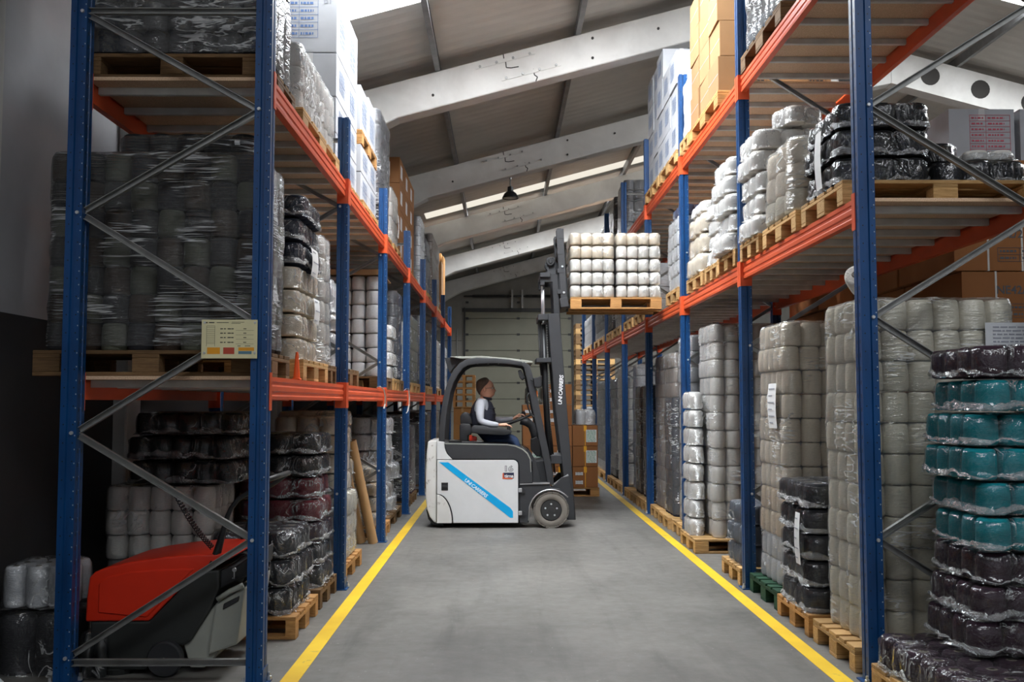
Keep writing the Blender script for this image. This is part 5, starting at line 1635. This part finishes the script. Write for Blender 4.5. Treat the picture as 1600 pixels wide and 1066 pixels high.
# ------------------------------------------------------------------ the driver
DY = TY - .02
def D(cx, cyy):
    """A point of the driver's side view (6.66 units per 1/123.4 m) relative to the seat."""
    return ((700 + cx / 6.6625 - 786) / 123.4, 1.52 + (629 - 560 - cyy / 6.6625) / 123.4)
person = thing('person', 'driver in navy vest over a grey jersey, seated, one hand on the steering knob', 'person', (0, DY, 0))
def skin_body(name, joints, edges, mats, region, sub=2, parent=None, root=0):
    """Joints (point, radius across, radius along) grown into one surface with the skin modifier."""
    me = bpy.data.meshes.new(name)
    bm = bmesh.new()
    lay = bm.verts.layers.skin.verify()
    vs = []
    for i, (p, r) in enumerate(joints):
        v = bm.verts.new(p)
        v[lay].radius = r if isinstance(r, tuple) else (r, r)
        v[lay].use_root = i == root
        vs.append(v)
    for a, b in edges:
        bm.edges.new((vs[a], vs[b]))
    bm.to_mesh(me); bm.free()
    o = bpy.data.objects.new(name, me)
    COL.objects.link(o)
    o.modifiers.new('skin', 'SKIN').use_smooth_shade = True
    o.modifiers.new('sub', 'SUBSURF').levels = sub
    o.modifiers['sub'].render_levels = sub
    dg = bpy.context.evaluated_depsgraph_get()
    m2 = bpy.data.meshes.new_from_object(o.evaluated_get(dg))
    bpy.data.objects.remove(o)
    m2.materials.clear()
    for mm in mats:
        m2.materials.append(mm)
    for p in m2.polygons:
        p.material_index = region(p.center)
        p.use_smooth = True
    return put(name, m2, parent)
def v3(c, y):
    x, z = D(*c)
    return (x, y, z)
J = [(v3((325, 795), 0), (.13, .105)), (v3((330, 720), 0), (.14, .105)), (v3((345, 610), 0), (.155, .115)), (v3((355, 500), 0), (.16, .10)), (v3((378, 430), 0), (.075, .07)), (v3((398, 385), 0), (.056, .06)),
     # near arm
     (v3((345, 470), -.17), .066), (v3((335, 560), -.215), .058), (v3((345, 655), -.235), .049), (v3((440, 682), -.24), .044), (v3((535, 690), -.25), .032),
     # far arm
     (v3((360, 470), .17), .066), (v3((400, 570), .215), .056), (v3((450, 640), .23), .047), (v3((570, 645), .19), .041), (v3((685, 630), .13), .031),
     # near leg, far leg
     (v3((420, 812), -.10), .092), (v3((560, 826), -.13), .078), (v3((695, 850), -.14), .064), (v3((720, 960), -.14), .054), (v3((735, 1080), -.14), .044),
     (v3((420, 812), .10), .092), (v3((560, 826), .13), .078), (v3((695, 850), .14), .064), (v3((725, 960), .14), .054), (v3((740, 1080), .14), .044)]
EDG = [(0, 1), (1, 2), (2, 3), (3, 4), (4, 5), (3, 6), (6, 7), (7, 8), (8, 9), (9, 10), (3, 11), (11, 12), (12, 13), (13, 14), (14, 15), (0, 16), (16, 17), (17, 18), (18, 19), (19, 20), (0, 21), (21, 22), (22, 23), (23, 24), (24, 25)]
belt = D(330, 765)[1]
neckz = D(380, 425)[1]
def body_region(c):
    if c.z > neckz and abs(c.y) < .09:
        return 2
    if c.z < belt + (.02 if c.x > D(450, 0)[0] else 0) and abs(c.y) < .22 and not (c.x > D(500, 0)[0] and c.z > D(0, 735)[1]):
        return 0
    return 1
skin_body('body', J, EDG, [M['jeans'], M['sleeve'], M['skin']], body_region, 2, person)
VJ = [(v3((350, 735), 0), (.175, .17)), (v3((356, 670), 0), (.18, .175)), (v3((362, 600), 0), (.19, .18)), (v3((366, 520), 0), (.19, .165)), (v3((376, 462), 0), (.14, .125)), (v3((396, 416), 0), (.075, .08))]
def vest_region(c):
    return 0
vest = skin_body('vest', VJ, [(i, i + 1) for i in range(5)], [M['vest']], vest_region, 2, person)
q = MB()
for zc in (.55, .63, .71, .79, .87):
    pass
# quilting seams round the vest
for cz, hw, hd, cxx in ((700, .16, .16, 352), (640, .165, .165, 358), (580, .168, .165, 363), (520, .16, .15, 366)):
    x, z = D(cxx, cz)
    q.tube([(x + hd * math.cos(a) * 1.0, hw * math.sin(a), z) for a in [2 * PI * i / 24 for i in range(24)]], .006, 6, closed=True)
q.build('quilted_seams', M['vest'], vest, smooth=True)
MB().tube([(D(398, 408)[0] + .06 * math.cos(a), .06 * math.sin(a), D(398, 418)[1] - .008 * math.cos(a)) for a in [2 * PI * i / 20 for i in range(20)]], .018, 8, closed=True).build('collar', M['vest'], vest, smooth=True)

# head, facing +X and a little up
hx0, hz0 = D(398, 402)       # under the chin, on the neck's axis
head_rings = [(-.03, .045, -.05, .05), (.0, .078, -.058, .055), (.018, .1, -.07, .06), (.045, .104, -.086, .068), (.07, .104, -.098, .073), (.1, .098, -.108, .077), (.13, .1, -.113, .079), (.155, .1, -.112, .079), (.18, .088, -.106, .075), (.205, .066, -.09, .065), (.222, .035, -.06, .045), (.232, .0, -.02, .015)]
def head_mesh():
    m = MB()
    n = 24
    vs, fs = [], []
    for z, fr, bk, w in head_rings:
        for k in range(n):
            a = 2 * PI * k / n
            ca, sa = math.cos(a), math.sin(a)
            x = ((fr + bk) / 2 + (fr - bk) / 2 * (abs(ca) ** .9) * (1 if ca > 0 else -1))
            y = w * (abs(sa) ** .85) * (1 if sa > 0 else -1)
            g = math.exp(-(min(a, 2 * PI - a) / .24) ** 2)
            nose = {.07: .024, .1: .016, .045: .006, .13: .002, .018: .004}.get(z, 0)
            brow = .006 * math.exp(-((min(a, 2 * PI - a) - .45) / .3) ** 2) if z == .13 else 0
            eye = -.008 * math.exp(-((min(a, 2 * PI - a) - .5) / .2) ** 2) if z == .1 else 0
            vs.append((x + nose * g + brow + eye, y, z))
    N = len(head_rings)
    for i in range(N - 1):
        for k in range(n):
            k2 = (k + 1) % n
            fs.append((i * n + k, i * n + k2, (i + 1) * n + k2, (i + 1) * n + k))
    fs.append(tuple((N - 1) * n + k for k in range(n)))
    fs.append(tuple(range(n))[::-1])
    m.add(vs, fs)
    return m
head = head_mesh().build('head', M['skin'], person, (hx0, 0, hz0), smooth=True)
head.rotation_euler = (0, math.radians(-4), 0)
for sg in (-1, 1):
    MB().ball((-.012, sg * .079, .095), .018, .009, .03, 10, 7).build('ear', M['skin'], head, smooth=True)
    e = MB().ball((.084, sg * .033, .106), .0125, .0125, .0125, 10, 7).build('eye', M['decal_white'], head, smooth=True)
    MB().ball((.0945, sg * .033, .106), .004, .006, .006, 8, 6).build('iris', M['hair'], e, smooth=True)
    MB().tube([(.093, sg * .018, .128), (.096, sg * .034, .132), (.088, sg * .052, .127)], .0035, 6).build('eyebrow', M['hair'], head)
MB().tube([(.094, -.024, .042), (.103, -.008, .0445), (.1045, 0, .044), (.103, .008, .0445), (.094, .024, .042)], .0045, 6).build('lips', M['skin'], head, smooth=True)['label'] = 'closed lips'
hair = MB()
hv, hf = [], []
n = 24
hr = [(.035, -.079), (.06, -.094), (.09, -.107), (.13, -.113), (.16, -.112), (.19, -.103), (.215, -.082), (.235, -.045), (.243, -.01)]
hw_ = [.066, .073, .078, .0805, .08, .076, .066, .045, .012]
hfr = [-.074, -.07, -.052, -.016, .02, .046, .048, .03, .012]
for (z, bk), w, fr in zip(hr, hw_, hfr):
    for k in range(n):
        a = PI * (.0 + k / (n - 1))          # from the +Y temple round the back to the -Y temple
        t = a - PI / 2
        x = (fr if abs(t) > 1.2 else 0)
        ca = math.sin(a)
        x = fr - (fr - bk + .003) * ca ** .75
        y = (w + .001) * (abs(math.cos(a)) ** .6) * (1 if math.cos(a) > 0 else -1)
        hv.append((x, y, z))
for i in range(len(hr) - 1):
    for k in range(n - 1):
        hf.append((i * n + k, (i + 1) * n + k, (i + 1) * n + k + 1, i * n + k + 1))
hair.add(hv, hf)
# close the crown across the top of the head
for i in range(5, len(hr) - 1):
    pass
ho = hair.build('hair', M['hair'], head, smooth=True)
sm = ho.modifiers.new('thickness', 'SOLIDIFY'); sm.thickness = .009; sm.offset = 0
top = MB(); top.ball((-.03, 0, .186), .08, .07, .052, 18, 12).build('hair_crown', M['hair'], ho, smooth=True)
gl = MB()
for sg in (-1, 1):
    gl.tube([(.109 - .012 * abs(math.cos(a)) * 0 - .06 * (sg * (.034 + .024 * math.cos(a))) ** 2 * 40 * .1, sg * .034 + .024 * math.cos(a), .104 + .015 * math.sin(a)) for a in [2 * PI * i / 14 for i in range(14)]], .0022, 5, closed=True)
    gl.tube([(.105, sg * .058, .108), (.06, sg * .078, .108), (-.02, sg * .084, .105)], .0022, 5)
gl.tube([(.11, -.011, .106), (.114, 0, .108), (.11, .011, .106)], .0022, 5)
gl.build('glasses', M['black_plastic'], head)

def hand(name, wrist, fwd, up, side, curl, mirror):
    """Palm, four unequal jointed fingers and a thumb from the side of the palm."""
    f, u, s = Vector(fwd).normalized(), Vector(up), Vector(side)
    s = (s - f * s.dot(f)).normalized(); u = s.cross(f).normalized()
    if u.z < 0:
        u = -u
    w = Vector(wrist)
    m = MB()
    m.tube([w - f * .02, w + f * .01, w + f * .045, w + f * .085], [.026, .03, .036, .034], 10, flat=.62)
    for i, (l, off) in enumerate(((.07, -.030), (.08, -.0105), (.074, .010), (.058, .029))):
        b = w + f * .078 + s * off * mirror
        p1 = b + (f * math.cos(curl * .4) - u * math.sin(curl * .4)) * l * .45
        p2 = p1 + (f * math.cos(curl) - u * math.sin(curl)) * l * .32
        p3 = p2 + (f * math.cos(curl * 1.6) - u * math.sin(curl * 1.6)) * l * .25
        m.tube([b - f * .015, b, p1, p2, p3], [.0095, .0098, .009, .0082, .006], 8)
    t0 = w + f * .03 - s * .03 * mirror
    t1 = t0 + (f * .6 - s * .6 * mirror - u * .25).normalized() * .035
    t2 = t1 + (f * .9 - s * .15 * mirror - u * .3).normalized() * .03
    m.tube([t0 + s * .012 * mirror, t0, t1, t2], [.012, .012, .0105, .008], 8)
    return m.build(name, M['skin'], person, smooth=True)
hand('hand', v3((545, 690), -.252), (1, .05, .02), (0, 0, 1), (0, 1, 0), .55, -1)
hand('hand', v3((695, 625), .128), (.85, -.1, .55), (0, 0, 1), (0, 1, 0), 1.0, 1)
for sg in (-1, 1):
    x, z = D(745, 1100)
    MB().tube([(x - .06, sg * .14, z - .02), (x, sg * .14, z - .01), (x + .09, sg * .14, z - .035), (x + .17, sg * .14, z - .05)], [.035, .047, .043, .03], 10, flat=.8).build('shoe', M['shoe'], person, smooth=True)

# ------------------------------------------------------------------ the floor sweeper behind the end frame
def S(cx, cyy):
    return ((100 + cx / 3.727 - 786) / 275, max(0.0, 1.52 + (629 - 780 - cyy / 3.727) / 275))
def PS(*pts):
    return [S(a, b) for a, b in pts]
sx0 = S(560, 0)[0]
sweep = thing('floor_sweeper', 'red and black walk-behind floor sweeper parked in the rack end bay', 'sweeper', (0, 6.0, 0))
SN, SF = -.36, .34
MB().prism(PS((168, 690), (172, 560), (184, 440), (215, 408), (300, 378), (420, 352), (600, 326), (760, 312), (985, 306), (1000, 330), (850, 392), (812, 402), (700, 510), (530, 688)), SN + .02, SF - .02).build('red_hood', M['red_plastic'], sweep, bevel=.035, segs=3, smooth=.7)
MB().prism(PS((240, 470), (300, 430), (420, 405), (600, 392), (790, 388), (690, 490), (520, 668), (240, 640)), SN + .012, SN + .03).build('hood_side_panel', M['red_plastic'], sweep, bevel=.008)
MB().prism(PS((190, 688), (530, 688), (700, 515), (815, 402), (925, 400), (928, 500), (880, 620), (770, 800), (720, 830), (640, 808), (570, 830), (540, 900), (520, 965), (260, 965), (195, 940)), SN + .03, SF - .03).build('body_shell', M['sweeper_black'], sweep, bevel=.015, segs=2)
MB().prism(PS((760, 800), (880, 620), (925, 575), (935, 560), (925, 870), (840, 960), (760, 960), (720, 830)), SN + .06, SF - .06).build('bin_side', M['bin_grey'], sweep, bevel=.01)
MB().prism(PS((905, 590), (1075, 500), (1034, 822), (868, 880)), SN + .03, SF - .05).build('waste_bin', M['bin_grey'], sweep, bevel=.012, segs=2)
MB().prism(PS((955, 590), (1045, 545), (1040, 575), (950, 625)), SN + .02, SN + .032).build('bin_grip', M['truck_grey'], sweep, bevel=.004)
MB().tube([(x, SN + .02, z) for x, z in PS((920, 565), (990, 520), (1065, 485))], .016, 8).build('bin_rail', M['bin_grey'], sweep, smooth=True)
MB().prism(PS((925, 405), (1010, 385), (1090, 330), (1085, 440), (925, 510)), SN + .05, SF - .05).build('control_panel', M['truck_grey'], sweep, bevel=.008)
k0 = S(1010, 400)
key = MB().lathe([(.011, -.004), (.013, 0), (.011, .004)], 12, (k0[0], SN + .035, k0[1]), 'y').box(k0[0] - .004, k0[0] + .003, SN + .033, SN + .037, k0[1] - .05, k0[1] - .008).box(k0[0] - .012, k0[0], SN + .033, SN + .037, k0[1] - .05, k0[1] - .043).build('key', M['chrome'], sweep)
for sg, nm in ((SN + .045, 'handle_bar'), (SF - .045, 'handle_bar')):
    MB().tube([(x, sg, z) for x, z in PS((870, 385), (905, 310), (940, 180), (962, 95), (985, 45), (1025, -5), (1100, -52), (1175, -110))], [.03, .024, .016, .014, .014, .014, .014, .014], 8).build(nm, M['black_plastic'], sweep, smooth=True)
MB().tube([(S(1175, -110)[0], y, S(1175, -110)[1]) for y in (SN + .03, 0, SF - .03)], .016, 8).build('handle_grip', M['black_plastic'], sweep, smooth=True)
MB().prism(PS((515, 372), (690, 332), (700, 345), (520, 385)), SN + .1, SN + .14).build('wooden_batten', M['wood_orange'], sweep)
MB().prism(PS((765, 335), (830, 318), (882, 318), (880, 330), (800, 345)), -.12, .12).build('hood_vent', M['truck_grey'], sweep)
wc = S(634, 905)
wh = bpy.data.objects.new('rear_wheel', None); COL.objects.link(wh); wh.parent = sweep; wh.location = (wc[0], SN, .098)
MB().lathe([(.07, -.02), (.09, -.022), (.098, -.01), (.098, .03), (.09, .04), (.06, .04)], 28, (0, 0, 0), 'y').build('tyre', M['truck_grey'], wh, smooth=.5)
MB().lathe([(.07, -.016), (.045, -.006), (.03, -.012), (.012, -.02), (0, -.022)], 24, (0, 0, 0), 'y').build('wheel_disc', M['bin_grey'], wh, smooth=.5)
wh2 = bpy.data.objects.new('rear_wheel', None); COL.objects.link(wh2); wh2.parent = sweep; wh2.location = (wc[0], SF, .098)
MB().lathe([(.0, .02), (.09, .022), (.098, .01), (.098, -.03), (.09, -.04), (.06, -.04)], 20, (0, 0, 0), 'y').build('tyre', M['truck_grey'], wh2, smooth=.5)
MB().lathe([(0, 0), (.09, 0), (.10, .03), (.03, .06), (0, .06)], 20, (S(330, 0)[0], SN + .12, .0)).build('side_brush', M['sweeper_black'], sweep)
# coiled charging lead from the hood up to the packs above
pa, pb = Vector((S(845, 292)[0], -.2, S(845, 292)[1])), Vector((S(500, -35)[0], .1, S(500, -35)[1]))
coil = []
nt = 24
d = (pb - pa); dn = d.normalized(); s1 = dn.cross(Vector((0, 1, 0))).normalized(); s2 = dn.cross(s1)
for i in range(nt * 10 + 1):
    t = i / (nt * 10)
    a = 2 * PI * nt * t
    sag = Vector((0, 0, -.03 * math.sin(PI * t)))
    coil.append(pa + d * t + sag + (s1 * math.cos(a) + s2 * math.sin(a)) * .0135)
MB().tube(coil, .0036, 5).build('coiled_lead', M['black_plastic'], sweep, smooth=True)
bt = thing('wrapped_bottles', 'small dark film-wrapped bottle pack standing in front of the sweeper', 'bottle pack', (-2.27, 5.68, 0))
for i in range(2):
    for j in range(2):
        MB().lathe([(.03, 0), (.034, .01), (.034, .15), (.03, .18), (.014, .215), (.013, .235), (0, .236)], 12, (-.035 + .07 * i, -.035 + .07 * j, 0)).build('bottle', M['sweeper_black'], bt, smooth=.8)
put('film', film_mesh(.15, .15, 2, 2, .235, 1, 'bag_dark', 77, k=6, dip=.02, amp=.008, ruffle=.01, per=4), bt)
